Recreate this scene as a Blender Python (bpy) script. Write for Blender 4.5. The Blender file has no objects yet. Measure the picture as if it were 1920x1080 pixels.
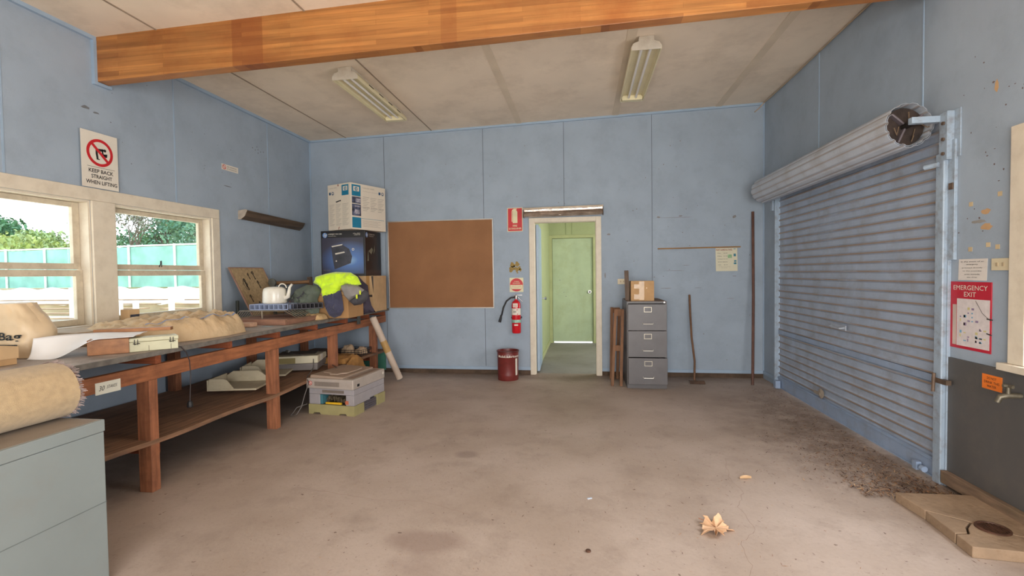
import bpy, math, random
from math import sin, cos, pi, radians as R_, sqrt
from mathutils import Vector, Matrix, noise
from mathutils.geometry import delaunay_2d_cdt

scene = bpy.context.scene
COL = scene.collection
random.seed(7)

# ------------------------------------------------------------------ camera
FPX = 912.65
def cam_axes():
    Y, P, Rr = R_(8.2736), R_(1.6975), R_(-0.7502)
    f = Vector((-sin(Y)*cos(P), cos(Y)*cos(P), -sin(P)))
    rt = Vector((cos(Y), sin(Y), 0)); up = rt.cross(f)
    return rt*cos(Rr)+up*sin(Rr), up*cos(Rr)-rt*sin(Rr), f
cd = bpy.data.cameras.new('camera'); cam = bpy.data.objects.new('camera', cd); COL.objects.link(cam)
a, b, c = cam_axes()
cam.matrix_world = Matrix(((a.x, b.x, -c.x, 0), (a.y, b.y, -c.y, 0), (a.z, b.z, -c.z, 1.34), (0, 0, 0, 1)))
cd.sensor_fit = 'HORIZONTAL'; cd.sensor_width = 36; cd.lens = FPX/1920*36; cd.clip_start = 0.05; cd.clip_end = 400
scene.camera = cam
# ------------------------------------------------------------------ view, sky, sun, daylight
scene.view_settings.view_transform = 'Standard'; scene.view_settings.look = 'None'
scene.view_settings.exposure = 0.42; scene.view_settings.gamma = 1; scene.view_settings.use_curve_mapping = False
w = bpy.data.worlds.new('sky'); scene.world = w; w.use_nodes = True
nt = w.node_tree; bg = nt.nodes['Background']
tc = nt.nodes.new('ShaderNodeTexCoord'); sx = nt.nodes.new('ShaderNodeSeparateXYZ'); cr = nt.nodes.new('ShaderNodeValToRGB')
nt.links.new(tc.outputs['Generated'], sx.inputs[0]); nt.links.new(sx.outputs['Z'], cr.inputs[0]); nt.links.new(cr.outputs[0], bg.inputs[0])
cr.color_ramp.elements[0].color = (1, 1, 1, 1); cr.color_ramp.elements[1].color = (.55, .75, 1, 1); cr.color_ramp.elements[1].position = .8
bg.inputs[1].default_value = 2.4
def add_light(name, kind, loc, rot, energy, color=(1, 1, 1), **kw):
    l = bpy.data.lights.new(name, kind); l.energy = energy; l.color = color
    for k, v in kw.items(): setattr(l, k, v)
    o = bpy.data.objects.new(name, l); o.location = loc; o.rotation_euler = rot; COL.objects.link(o); return o
add_light('sun', 'SUN', (0, 20, 20), (R_(-42), 0, 0), 6.0, (1, .95, .88), angle=R_(1))
# added fill lamp at an unseen rear doorway; daylight at the sink window
add_light('rear_fill_light', 'AREA', (.2, -2.15, 1.25), (R_(90), 0, 0), 175, (1, .97, .93), shape='RECTANGLE', size=3.2, size_y=1.9)
add_light('sink_window_daylight', 'AREA', (2.5, 2.0, 1.45), (0, R_(90), 0), 42, (1, .97, .95), shape='RECTANGLE', size=1.2, size_y=1.5)
add_light('hall_fill_light', 'AREA', (2.2, 8.0, 1.6), (0, R_(90), 0), 34, (1, .98, .92), shape='RECTANGLE', size=1.4, size_y=1.6)  # added lamp that brightens the hall; its window is assumed, not seen
for (yy, sy) in ((4.16, 1.1), (2.8, 1.1), (0.6, 1.6)):
    p = add_light('window_portal', 'AREA', (-4.13, yy, 1.5), (0, R_(-90), 0), 1, shape='RECTANGLE', size=1.15, size_y=sy); p.data.cycles.is_portal = True

# ------------------------------------------------------------------ helpers
WM = {}
def s2l(c): return c/12.92 if c <= .04045 else ((c+.055)/1.055)**2.4
def C(r, g, b): return (s2l(r/255), s2l(g/255), s2l(b/255), 1)
MATS = {}
def nd(nt, t, **kw):
    n = nt.nodes.new(t)
    for k, v in kw.items():
        if k in n.inputs.keys() if isinstance(k, str) else False: n.inputs[k].default_value = v
        else: setattr(n, k, v)
    return n
def mat(name, col, rough=.6, var=.08, scale=6., bump=0., bscale=60., metal=0., dirt=None, damt=.5, dscale=3., stretch=None, spec=.5, sheen=0, alpha=None, emit=0):
    if name in MATS: return MATS[name]
    m = bpy.data.materials.new(name); m.use_nodes = True; MATS[name] = m
    nt = m.node_tree; bs = nt.nodes['Principled BSDF']; L = nt.links.new
    tc = nd(nt, 'ShaderNodeTexCoord'); src = tc.outputs['Object']
    if stretch:
        mp = nd(nt, 'ShaderNodeMapping'); mp.inputs['Scale'].default_value = stretch; L(src, mp.inputs[0]); src = mp.outputs[0]
    n1 = nd(nt, 'ShaderNodeTexNoise'); n1.inputs['Scale'].default_value = scale; n1.inputs['Detail'].default_value = 6; L(src, n1.inputs['Vector'])
    r = nd(nt, 'ShaderNodeValToRGB'); L(n1.outputs[0], r.inputs[0])
    c = Vector(col[:3]); lo = c*(1-var*2); hi = c*(1+var*1.6)
    r.color_ramp.elements[0].position = .3; r.color_ramp.elements[1].position = .7
    r.color_ramp.elements[0].color = (*lo, 1); r.color_ramp.elements[1].color = (*[min(1, x) for x in hi], 1)
    out = r.outputs[0]
    if dirt:
        n2 = nd(nt, 'ShaderNodeTexNoise'); n2.inputs['Scale'].default_value = dscale; n2.inputs['Detail'].default_value = 9; n2.inputs['Roughness'].default_value = .7
        L(tc.outputs['Object'], n2.inputs['Vector'])
        r2 = nd(nt, 'ShaderNodeValToRGB'); L(n2.outputs[0], r2.inputs[0])
        r2.color_ramp.elements[0].position = .48; r2.color_ramp.elements[1].position = .72
        r2.color_ramp.elements[0].color = (0, 0, 0, 1); r2.color_ramp.elements[1].color = (damt, damt, damt, 1)
        mx = nd(nt, 'ShaderNodeMixRGB'); L(r2.outputs[0], mx.inputs[0]); L(out, mx.inputs[1]); mx.inputs[2].default_value = dirt; out = mx.outputs[0]
    L(out, bs.inputs['Base Color'])
    bs.inputs['Roughness'].default_value = rough; bs.inputs['Metallic'].default_value = metal
    bs.inputs['Specular IOR Level'].default_value = spec
    if sheen: bs.inputs['Sheen Weight'].default_value = sheen
    if bump:
        n3 = nd(nt, 'ShaderNodeTexNoise'); n3.inputs['Scale'].default_value = bscale; n3.inputs['Detail'].default_value = 4; L(src, n3.inputs['Vector'])
        bp = nd(nt, 'ShaderNodeBump'); bp.inputs['Strength'].default_value = bump; bp.inputs['Distance'].default_value = .01
        L(n3.outputs[0], bp.inputs['Height']); L(bp.outputs[0], bs.inputs['Normal'])
    return m
def tag(o, label=None, cat=None, group=None, kind=None):
    if label: o['label'] = label
    if cat: o['category'] = cat
    if group: o['group'] = group
    if kind: o['kind'] = kind
    return o
def empty(name, loc, rz=0, rot=None, label=None, cat=None, group=None):
    o = bpy.data.objects.new(name, None); COL.objects.link(o); o.empty_display_size = .05
    o.location = loc; o.rotation_euler = rot if rot else (0, 0, rz)
    from mathutils import Euler
    WM[o.name] = Matrix.Translation(loc) @ Euler(o.rotation_euler).to_matrix().to_4x4()
    return tag(o, label, cat, group)
class MB:
    def __init__(s): s.v = []; s.f = []; s.m = []; s.cur = 0; s.T = None
    def add(s, vs, fs, T=None):
        T = T or s.T
        k = len(s.v)
        for p in vs: s.v.append(T @ Vector(p) if T else Vector(p))
        for f in fs: s.f.append([k+i for i in f]); s.m.append(s.cur)
        return s
    def box(s, x0, x1, y0, y1, z0, z1, T=None):
        vs = [(x, y, z) for z in (z0, z1) for y in (y0, y1) for x in (x0, x1)]
        return s.add(vs, [(0, 2, 3, 1), (4, 5, 7, 6), (0, 1, 5, 4), (2, 6, 7, 3), (0, 4, 6, 2), (1, 3, 7, 5)], T)
    def prism(s, poly, fn, t0, t1, T=None):
        """poly in 2D; fn(u,v,t)->xyz"""
        n = len(poly); vs = [fn(u, v, t0) for u, v in poly]+[fn(u, v, t1) for u, v in poly]
        fs = [list(range(n))[::-1], list(range(n, 2*n))]+[(i, (i+1) % n, n+(i+1) % n, n+i) for i in range(n)]
        return s.add(vs, fs, T)
    def tube(s, path, r, seg=10, caps=True, T=None):
        P = [Vector(p) for p in path]; rs = r if isinstance(r, (list, tuple)) else [r]*len(P)
        vs = []; prev = None
        for i, p in enumerate(P):
            d = (P[min(i+1, len(P)-1)]-P[max(i-1, 0)]).normalized()
            if prev is None:
                a = Vector((0, 0, 1)) if abs(d.z) < .9 else Vector((1, 0, 0)); u = d.cross(a).normalized()
            else:
                u = (prev-d*prev.dot(d)).normalized()
            prev = u; v = d.cross(u)
            for k in range(seg):
                t = 2*pi*k/seg; vs.append(p+(u*cos(t)+v*sin(t))*rs[i])
        fs = [(i*seg+k, i*seg+(k+1) % seg, (i+1)*seg+(k+1) % seg, (i+1)*seg+k) for i in range(len(P)-1) for k in range(seg)]
        if caps: fs += [list(range(seg))[::-1], list(range((len(P)-1)*seg, len(P)*seg))]
        return s.add(vs, fs, T)
    def beam(s, p0, p1, w, h, up=(0, 0, 1), T=None):
        p0, p1 = Vector(p0), Vector(p1); d = (p1-p0).normalized(); up = Vector(up)
        u = d.cross(up).normalized(); v = u.cross(d)
        vs = [p+u*a*w/2+v*b*h/2 for p in (p0, p1) for a, b in ((-1, -1), (1, -1), (1, 1), (-1, 1))]
        return s.add(vs, [(0, 1, 2, 3)[::-1], (4, 5, 6, 7), (0, 1, 5, 4), (1, 2, 6, 5), (2, 3, 7, 6), (3, 0, 4, 7)], T)
    def lathe(s, prof, c=(0, 0, 0), seg=32, T=None):
        vs = []; n = len(prof)
        for k in range(seg):
            t = 2*pi*k/seg
            for r, z in prof: vs.append((c[0]+r*cos(t), c[1]+r*sin(t), c[2]+z))
        fs = [(k*n+i, ((k+1) % seg)*n+i, ((k+1) % seg)*n+i+1, k*n+i+1) for k in range(seg) for i in range(n-1)]
        return s.add(vs, fs, T)
    def grid(s, fn, nu, nv, T=None):
        vs = [fn(i/nu, j/nv) for j in range(nv+1) for i in range(nu+1)]
        fs = [(j*(nu+1)+i, j*(nu+1)+i+1, (j+1)*(nu+1)+i+1, (j+1)*(nu+1)+i) for j in range(nv) for i in range(nu)]
        return s.add(vs, fs, T)
    def build(s, name, mats, parent=None, world=False, smooth=False, bevel=0, loc=None, rot=None, solid=0, subsurf=0):
        if not isinstance(mats, (list, tuple)): mats = [mats]
        V = s.v
        me = bpy.data.meshes.new(name); o = bpy.data.objects.new(name, me)
        if parent is not None:
            if world:
                inv = WM[parent.name].inverted(); V = [inv @ p for p in V]
            o.parent = parent; WM[o.name] = WM.get(parent.name, Matrix()).copy()
        elif loc is None:
            xs = [p.x for p in V]; ys = [p.y for p in V]; z0 = min(p.z for p in V)
            ctr = Vector(((min(xs)+max(xs))/2, (min(ys)+max(ys))/2, z0)); V = [p-ctr for p in V]; o.location = ctr
            WM[o.name] = Matrix.Translation(ctr)
        else:
            o.location = loc
            if rot: o.rotation_euler = rot
            from mathutils import Euler
            WM[o.name] = Matrix.Translation(loc) @ Euler(rot or (0, 0, 0)).to_matrix().to_4x4()
        me.from_pydata([tuple(p) for p in V], [], s.f)
        for m in mats: me.materials.append(m)
        me.polygons.foreach_set('material_index', s.m)
        if smooth: me.polygons.foreach_set('use_smooth', [True]*len(me.polygons))
        me.validate(); me.update()
        import bmesh
        bm = bmesh.new(); bm.from_mesh(me); bmesh.ops.recalc_face_normals(bm, faces=bm.faces); bm.to_mesh(me); bm.free()
        if smooth: me.set_sharp_from_angle(angle=R_(40))
        if solid:
            q = o.modifiers.new('solid', 'SOLIDIFY'); q.thickness = solid; q.offset = 0
        if bevel:
            q = o.modifiers.new('bevel', 'BEVEL'); q.width = bevel; q.segments = 2; q.limit_method = 'ANGLE'; q.angle_limit = R_(40)
        if subsurf:
            q = o.modifiers.new('sub', 'SUBSURF'); q.levels = subsurf; q.render_levels = subsurf
        COL.objects.link(o); return o
def bx(x0, x1, y0, y1, z0, z1, T=None): return MB().box(x0, x1, y0, y1, z0, z1, T)
class Fr:
    """a flat frame in space: u to the right, v up, n towards the viewer"""
    def __init__(s, o, u, v): s.o = Vector(o); s.u = Vector(u).normalized(); s.v = Vector(v).normalized(); s.n = s.u.cross(s.v)
    def p(s, a, b, c=0): return s.o+s.u*a+s.v*b+s.n*c
    def M(s): return Matrix(((s.u.x, s.v.x, s.n.x, s.o.x), (s.u.y, s.v.y, s.n.y, s.o.y), (s.u.z, s.v.z, s.n.z, s.o.z), (0, 0, 0, 1)))
    def rect(s, mb, u0, u1, v0, v1, t0, t1): return mb.prism([(u0, v0), (u1, v0), (u1, v1), (u0, v1)], s.p, t0, t1)
    def poly(s, mb, pts, t0, t1): return mb.prism(pts, s.p, t0, t1)
    def disc(s, mb, cu, cv, r, t0, t1, seg=32, a0=0, a1=2*pi):
        n = seg; full = abs(a1-a0-2*pi) < 1e-6
        pts = [(cu+r*cos(a0+(a1-a0)*i/n), cv+r*sin(a0+(a1-a0)*i/n)) for i in range(n if full else n+1)]
        return mb.prism(pts, s.p, t0, t1)
    def ring(s, mb, cu, cv, r0, r1, t0, t1, seg=40):
        for i in range(seg):
            a, b = 2*pi*i/seg, 2*pi*(i+1)/seg
            s.poly(mb, [(cu+r0*cos(a), cv+r0*sin(a)), (cu+r1*cos(a), cv+r1*sin(a)), (cu+r1*cos(b), cv+r1*sin(b)), (cu+r0*cos(b), cv+r0*sin(b))], t0, t1)
        return mb
    def text(s, txt, u0, u1, v0, v1, t, m, parent, name='lettering', thick=.0006, bold=0, align='C', shear=0):
        cu = bpy.data.curves.new('txt', 'FONT'); cu.body = txt; cu.size = 1; cu.extrude = 0; cu.offset = bold; cu.shear = shear
        cu.align_x = 'CENTER' if align == 'C' else 'LEFT'; cu.resolution_u = 3
        ob = bpy.data.objects.new('txt', cu); COL.objects.link(ob)
        dg = bpy.context.evaluated_depsgraph_get(); me = bpy.data.meshes.new_from_object(ob.evaluated_get(dg))
        bpy.data.objects.remove(ob)
        vs = [v.co.copy() for v in me.vertices]; fs = [list(p.vertices) for p in me.polygons]
        bpy.data.meshes.remove(me)
        if not vs: return None
        x0, x1 = min(v.x for v in vs), max(v.x for v in vs); y0, y1 = min(v.y for v in vs), max(v.y for v in vs)
        mb = MB(); mb.add([s.p(u0+(v.x-x0)/(x1-x0)*(u1-u0), v0+(v.y-y0)/(y1-y0)*(v1-v0), t+thick) for v in vs], fs)
        me2 = bpy.data.meshes.new(name); o = bpy.data.objects.new(name, me2); inv = WM[parent.name].inverted()
        me2.from_pydata([tuple(inv @ p) for p in mb.v], [], mb.f); me2.materials.append(m); o.parent = parent; COL.objects.link(o)
        return o
def pillow(mb, outline, fn, T, D=.08, res=.03, wr=.01, ws=12., back=0., seed=0, top=None):
    """inflate an outline into a soft, wrinkled body; fn(u,v,t)->xyz; back = thickness behind (0: flat)"""
    pts = [Vector(p) for p in outline]; n = len(pts)
    # densify the outline
    dn = []
    for i in range(n):
        a, b = pts[i], pts[(i+1) % n]; k = max(1, int((b-a).length/res))
        dn += [a+(b-a)*j/k for j in range(k)]
    n = len(dn)
    def dist(p):
        best = 9
        for i in range(n):
            a, b = dn[i], dn[(i+1) % n]; ab = b-a; t = max(0, min(1, (p-a).dot(ab)/max(ab.dot(ab), 1e-9))); best = min(best, (p-a-ab*t).length)
        return best
    def inside(p):
        c = False
        for i in range(n):
            a, b = dn[i], dn[(i+1) % n]
            if (a.y > p.y) != (b.y > p.y) and p.x < (b.x-a.x)*(p.y-a.y)/(b.y-a.y)+a.x: c = not c
        return c
    x0, x1 = min(p.x for p in dn), max(p.x for p in dn); y0, y1 = min(p.y for p in dn), max(p.y for p in dn)
    inner = []; rr = random.Random(seed)
    yy = y0
    while yy < y1:
        xx = x0
        while xx < x1:
            p = Vector((xx+rr.uniform(-.3, .3)*res, yy+rr.uniform(-.3, .3)*res))
            if inside(p) and dist(p) > res*.5: inner.append(p)
            xx += res
        yy += res
    allp = dn+inner
    V, _, Fs, _, _, _ = delaunay_2d_cdt(allp, [], [list(range(n))], 1, 1e-5)
    hs = []
    for p in V:
        d = dist(p); e = min(1, d/D); e = sqrt(max(0, 1-(1-e)**2))
        q = Vector((p.x*ws, p.y*ws*1.0, seed*3.7))
        wv = (abs(noise.noise(q))*2-.5)+.5*(abs(noise.noise(q*2.3))*2-.5)
        t = T(p.x, p.y) if callable(T) else T
        hs.append((t*e+wr*wv*min(1, d/(D*.4)), e))
    k = len(V)
    vs = [fn(p.x, p.y, h) for p, (h, e) in zip(V, hs)]+[fn(p.x, p.y, -back*e-(0 if back else 0)) for p, (h, e) in zip(V, hs)]
    mb.add(vs, [list(f) for f in Fs]+[[k+i for i in f][::-1] for f in Fs])
    # merge rim: side faces
    m = n
    edges = {}
    for f in Fs:
        for i in range(len(f)):
            e = (f[i], f[(i+1) % len(f)]); edges[tuple(sorted(e))] = edges.get(tuple(sorted(e)), 0)+1
    base = len(mb.v)-2*k
    for (a, b), c in edges.items():
        if c == 1: mb.f.append([base+a, base+b, base+b+k, base+a+k]); mb.m.append(mb.cur)
    return mb
def struct(o): o['kind'] = 'structure'; return o
# ------------------------------------------------------------------ materials
wall_blue = mat('wall_blue', C(160, 173, 187), .75, .03, 3, .12, 220, dirt=C(120, 130, 140), damt=.25, dscale=4)
blue_trim = mat('blue_trim', C(158, 178, 198), .45, .03, 5)
door_blue = mat('shutter_blue', C(150, 168, 194), .42, .05, 4, dirt=C(128, 116, 104), damt=.35, dscale=6)
ceil_m = mat('ceiling_cream', C(238, 220, 198), .85, .03, 2, .08, 150, dirt=C(160, 138, 112), damt=.35, dscale=1.6)
strip_m = mat('ceiling_strip', C(222, 204, 180), .8, .04, 3)
cream = mat('cream_paint', C(222, 210, 190), .5, .03, 8, dirt=C(160, 134, 106), damt=.22, dscale=9)
cream_dk = mat('sash_paint', C(206, 192, 168), .5, .05, 9, dirt=C(140, 115, 90), damt=.4, dscale=14)
green_w = mat('green_paint', C(172, 180, 134), .7, .04, 3, dirt=C(120, 120, 70), damt=.3)
green_t = mat('green_trim', C(178, 182, 132), .6, .05, 5)
dark = mat('dark_gap', C(28, 24, 22), .9)
nib_m = mat('dirty_plinth', C(92, 74, 60), .95, .15, 12, .4, 60)
wood_red = mat('bench_hardwood', C(158, 98, 62), .65, .18, 5, .15, 30, stretch=(9, .8, 9), dirt=C(86, 50, 34), damt=.6, dscale=4)
wood_redz = mat('bench_leg_hardwood', C(158, 100, 68), .65, .18, 5, .15, 30, stretch=(9, 9, .8), dirt=C(86, 50, 34), damt=.6, dscale=5)
wood_redx = mat('joist_hardwood', C(138, 72, 40), .7, .15, 5, .1, 30, stretch=(.8, 9, 9))
shelf_m = mat('shelf_board', C(140, 104, 78), .8, .2, 4, .15, 30, stretch=(8, .7, 8), dirt=C(96, 78, 64), damt=.7, dscale=3)
top_m = mat('bench_lining', C(168, 156, 146), .7, .1, 6, .1, 90, dirt=C(104, 88, 74), damt=.6, dscale=5)
edge_m = mat('bench_edging', C(112, 106, 98), .7, .15, 20)
steel_dark = mat('dark_steel', C(60, 56, 54), .5, .1, 20, metal=.6)
black = mat('black_plastic', C(30, 29, 30), .5, .1)
chrome = mat('chrome', C(205, 200, 195), .18, .05, metal=1)
glassm = bpy.data.materials.new('window_glass'); glassm.use_nodes = True
g = glassm.node_tree; g.nodes.clear(); go = g.nodes.new('ShaderNodeOutputMaterial'); gm = g.nodes.new('ShaderNodeMixShader'); gt = g.nodes.new('ShaderNodeBsdfTransparent'); gg = g.nodes.new('ShaderNodeBsdfGlossy'); gf = g.nodes.new('ShaderNodeFresnel')
gt.inputs[0].default_value = (.93, .96, .95, 1); gg.inputs['Roughness'].default_value = .02; gf.inputs[0].default_value = 1.45
gb = g.nodes.new('ShaderNodeNewGeometry'); gi = g.nodes.new('ShaderNodeMath'); gi.operation = 'SUBTRACT'; gi.inputs[0].default_value = 1; gk = g.nodes.new('ShaderNodeMath'); gk.operation = 'MULTIPLY'
g.links.new(gb.outputs['Backfacing'], gi.inputs[1]); g.links.new(gi.outputs[0], gk.inputs[0]); g.links.new(gf.outputs[0], gk.inputs[1]); g.links.new(gk.outputs[0], gm.inputs[0]); g.links.new(gt.outputs[0], gm.inputs[1]); g.links.new(gg.outputs[0], gm.inputs[2]); g.links.new(gm.outputs[0], go.inputs[0])

FZ = -.06                                   # floor level
XL, XR, YB, YF = -3.934, 2.311, 6.675, -2.3  # room and object coordinates back-projected offline from image pixels
def ceil_z(x): return 3.31+.0263*(x-XL)

def floor_material(name, base, light, darkc, room=True):
    m = bpy.data.materials.new(name); m.use_nodes = True; nt = m.node_tree; L = nt.links.new; bs = nt.nodes['Principled BSDF']
    tc = nd(nt, 'ShaderNodeNewGeometry'); P = tc.outputs['Position']
    def noise_(sc, det=6, rough=.55):
        n = nd(nt, 'ShaderNodeTexNoise'); n.inputs['Scale'].default_value = sc; n.inputs['Detail'].default_value = det; n.inputs['Roughness'].default_value = rough; L(P, n.inputs['Vector']); return n.outputs[0]
    def ramp(src, p0, p1, c0=(0, 0, 0, 1), c1=(1, 1, 1, 1)):
        r = nd(nt, 'ShaderNodeValToRGB'); r.color_ramp.elements[0].position = p0; r.color_ramp.elements[1].position = p1
        r.color_ramp.elements[0].color = c0; r.color_ramp.elements[1].color = c1; L(src, r.inputs[0]); return r.outputs[0]
    def mix(f, a, b):
        x = nd(nt, 'ShaderNodeMixRGB'); 
        if isinstance(f, float): x.inputs[0].default_value = f
        else: L(f, x.inputs[0])
        for i, s in ((1, a), (2, b)):
            if isinstance(s, tuple): x.inputs[i].default_value = s
            else: L(s, x.inputs[i])
        return x.outputs[0]
    def mth(op, a, b):
        x = nd(nt, 'ShaderNodeMath'); x.operation = op; x.use_clamp = True
        for i, s in ((0, a), (1, b)):
            if isinstance(s, (int, float)): x.inputs[i].default_value = s
            else: L(s, x.inputs[i])
        return x.outputs[0]
    col = mix(ramp(noise_(1.1), .35, .65), base, light)
    col = mix(mth('MULTIPLY', ramp(noise_(3.3, 9, .7), .5, .75), .45), col, darkc)
    col = mix(mth('MULTIPLY', ramp(noise_(60, 3), .55, .75), .22), col, darkc)
    if room:
        def blob(x, y, rx, ry, soft=.5):
            mp = nd(nt, 'ShaderNodeMapping'); mp.vector_type = 'POINT'; L(P, mp.inputs[0])
            mp.inputs['Scale'].default_value = (1/rx, 1/ry, 0); mp.inputs['Location'].default_value = (-x/rx, -y/ry, 0)
            ad = nd(nt, 'ShaderNodeVectorMath'); ad.operation = 'ADD'
            n = nd(nt, 'ShaderNodeTexNoise'); n.inputs['Scale'].default_value = 6; L(P, n.inputs['Vector'])
            sc = nd(nt, 'ShaderNodeVectorMath'); sc.operation = 'SCALE'; sc.inputs['Scale'].default_value = .5
            sb = nd(nt, 'ShaderNodeVectorMath'); sb.operation = 'SUBTRACT'; sb.inputs[1].default_value = (.5, .5, .5)
            L(n.outputs['Color'], sb.inputs[0]); L(sb.outputs[0], sc.inputs[0]); L(mp.outputs[0], ad.inputs[0]); L(sc.outputs[0], ad.inputs[1])
            ln = nd(nt, 'ShaderNodeVectorMath'); ln.operation = 'LENGTH'; L(ad.outputs[0], ln.inputs[0])
            return ramp(ln.outputs['Value'], 1-soft, 1, (1, 1, 1, 1), (0, 0, 0, 1))
        col = mix(mth('MULTIPLY', blob(-.82, 2.42, .26, .13, .45), .4), col, C(126, 100, 90))
        col = mix(mth('MULTIPLY', blob(-.8, 2.2, .2, .16, .8), .25), col, C(126, 100, 90))
        col = mix(mth('MULTIPLY', blob(-.9, 3.65, .12, .09, .5), .4), col, C(110, 92, 84))
        # damp, dirty margin by the shutter and along the back wall
        col = mix(mth('MULTIPLY', mth('MULTIPLY', blob(2.1, 4.4, 1.0, 1.9, .75), ramp(noise_(5, 8, .7), .38, .6)), .55), col, C(84, 62, 46))
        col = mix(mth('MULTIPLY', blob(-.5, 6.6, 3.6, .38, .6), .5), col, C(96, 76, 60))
        col = mix(mth('MULTIPLY', blob(-3.4, 4.6, .9, 2.6, .5), .45), col, C(88, 74, 64))  # darker oval of floor beneath the workbench
        sp = ramp(noise_(26, 2), .735, .76)
        col = mix(mth('MULTIPLY', sp, .7), col, C(86, 62, 48))
    L(col, bs.inputs['Base Color']); bs.inputs['Roughness'].default_value = .62; bs.inputs['Specular IOR Level'].default_value = .35
    bp = nd(nt, 'ShaderNodeBump'); bp.inputs['Strength'].default_value = .15; bp.inputs['Distance'].default_value = .01; L(noise_(40, 6), bp.inputs['Height']); L(bp.outputs[0], bs.inputs['Normal'])
    return m
floor_m = floor_material('concrete_floor', C(168, 150, 136), C(188, 171, 159), C(132, 114, 101))
hall_m = floor_material('hall_floor', C(132, 126, 118), C(146, 140, 134), C(92, 84, 76), False)

# ------------------------------------------------------------------ the room
def walls(mb, axis, fixed0, fixed1, a0, a1, z0, z1, holes):
    """wall slab with rectangular holes; axis 'y' = runs along y, 'x' = runs along x"""
    cuts = sorted({a0, a1, *[h[0] for h in holes], *[h[1] for h in holes]})
    for i in range(len(cuts)-1):
        p, q = cuts[i], cuts[i+1]; seg = [(z0, z1)]
        for h in holes:
            if h[0] <= p and h[1] >= q:
                seg = [(z0, h[2]), (h[3], z1)]
        for s, t in seg:
            if t-s < 1e-4: continue
            if axis == 'y': mb.box(fixed0, fixed1, p, q, s, t)
            else: mb.box(p, q, fixed0, fixed1, s, t)
    return mb
struct(bx(-4.06, 2.45, YF, 6.775, -.2, FZ).build('floor', floor_m))
struct(bx(-4.06, 2.45, 6.7752, 10.1, -.2, FZ).build('floor', hall_m))
ck = MB(); rr = random.Random(5)
for pts in ([(1.04, 3.78), (.97, 3.45), (.99, 3.2), (.90, 3.0), (.92, 2.75), (.80, 2.62), (.78, 2.4), (.70, 2.2)], [(-1.9, 2.95), (-1.6, 2.9), (-1.3, 2.84), (-1.0, 2.86), (-.6, 2.7)]):
    fine = []
    for a_, b_ in zip(pts, pts[1:]):
        for k in range(6): fine.append((a_[0]+(b_[0]-a_[0])*k/6+rr.uniform(-.008, .008), a_[1]+(b_[1]-a_[1])*k/6+rr.uniform(-.008, .008)))
    for a_, b_ in zip(fine, fine[1:]): ck.beam((a_[0], a_[1], FZ+.0002), (b_[0], b_[1], FZ+.0002), rr.uniform(.0008, .0018), .0006)
struct(ck.build('floor', mat('crack_line', C(142, 120, 106), .9)))
# ceiling, rising slightly to the right, with joint strips
c = MB(); c.add([(x, y, ceil_z(x)+t) for t in (0, .08) for y in (YF, YB+.1) for x in (XL-.126, XR+.126)], [(0, 2, 3, 1), (4, 5, 7, 6), (0, 1, 5, 4), (2, 6, 7, 3), (0, 4, 6, 2), (1, 3, 7, 5)])
ceiling = struct(c.build('ceiling', ceil_m))
for (x, wd) in ((-3.354, .012), (-2.078, .012), (-.845, .075), (.447, .085), (1.748, .08)):
    m_ = MB(); m_.box(x-wd/2, x+wd/2, YF+.02, YB-.02, ceil_z(x)-.006, ceil_z(x)+.001); struct(m_.build('trim_1', strip_m if wd > .02 else mat('joint_line', C(156, 138, 118), .8)))
WIN = [(3.62, 4.71, .95, 1.975), (2.26, 3.42, .95, 1.975), (-.6, 1.9, .95, 1.975)]  # the third opening is out of view, added to bring in light
wl = walls(MB(), 'y', XL-.126, XL, YF, YB+.1, -.06, 3.5, WIN); wall_left = struct(wl.build('wall_left', wall_blue))
wb = walls(MB(), 'x', YB, YB+.1, XL+.0005, XR-.0005, 0, 3.6, [(-.66, .19, 0, 2.045)]); wall_back = struct(wb.build('wall_back', wall_blue))
nb = MB().box(XL+.001, -.7, YB+.012, YB+.1, FZ, -.0005).box(.23, XR-.001, YB+.012, YB+.1, FZ, -.0005); struct(nb.build('wall_back', nib_m))
wr = walls(MB(), 'y', XR, XR+.126, YF, YB+.1, -.06, 3.6, [(3.55, 6.19, -.06, 2.33), (1.5, 2.9, .85, 2.03)]); wall_right = struct(wr.build('wall_right', wall_blue))
wf = walls(MB(), 'x', YF-.1, YF, XL-.126, XR+.126, -.06, 3.6, [(-1.5, 1.9, -.06, 2.4)]); struct(wf.build('wall_front', wall_blue))
# wall joints, cornices, skirting
t = MB()
for y in (2.836, 5.704, 1.4): t.box(XL, XL+.004, y-.006, y+.006, 2.08 if y < 4 else .0, ceil_z(XL))
t.box(XL, XL+.004, 4.268, 4.28, 2.08, ceil_z(XL)); struct(t.build('trim_2', blue_trim))
t = MB()
for x in (-2.795, -1.354, -.24, .916): t.box(x-.003, x+.003, YB-.003, YB, 2.21 if -1 < x < 0 else .05, ceil_z(x)-.03)
struct(t.build('trim_3', mat('dark_joint', C(104, 110, 118), .8)))
t = MB()
t.box(XL, XL+.012, YB-.012, YB, 0, ceil_z(XL)-.01); t.box(XR-.012, XR, YB-.012, YB, 0, ceil_z(XR)-.01)
struct(t.build('trim_13', blue_trim))
t = MB()
for y in (5.214, 3.733): t.box(XR-.004, XR, y-.006, y+.006, 2.33, ceil_z(XR)-.002)
struct(t.build('trim_4', blue_trim))
t = MB().box(XL, XL+.028, YF, YB, ceil_z(XL)-.03, ceil_z(XL)+.0005)
struct(t.build('trim_5', blue_trim))
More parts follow.
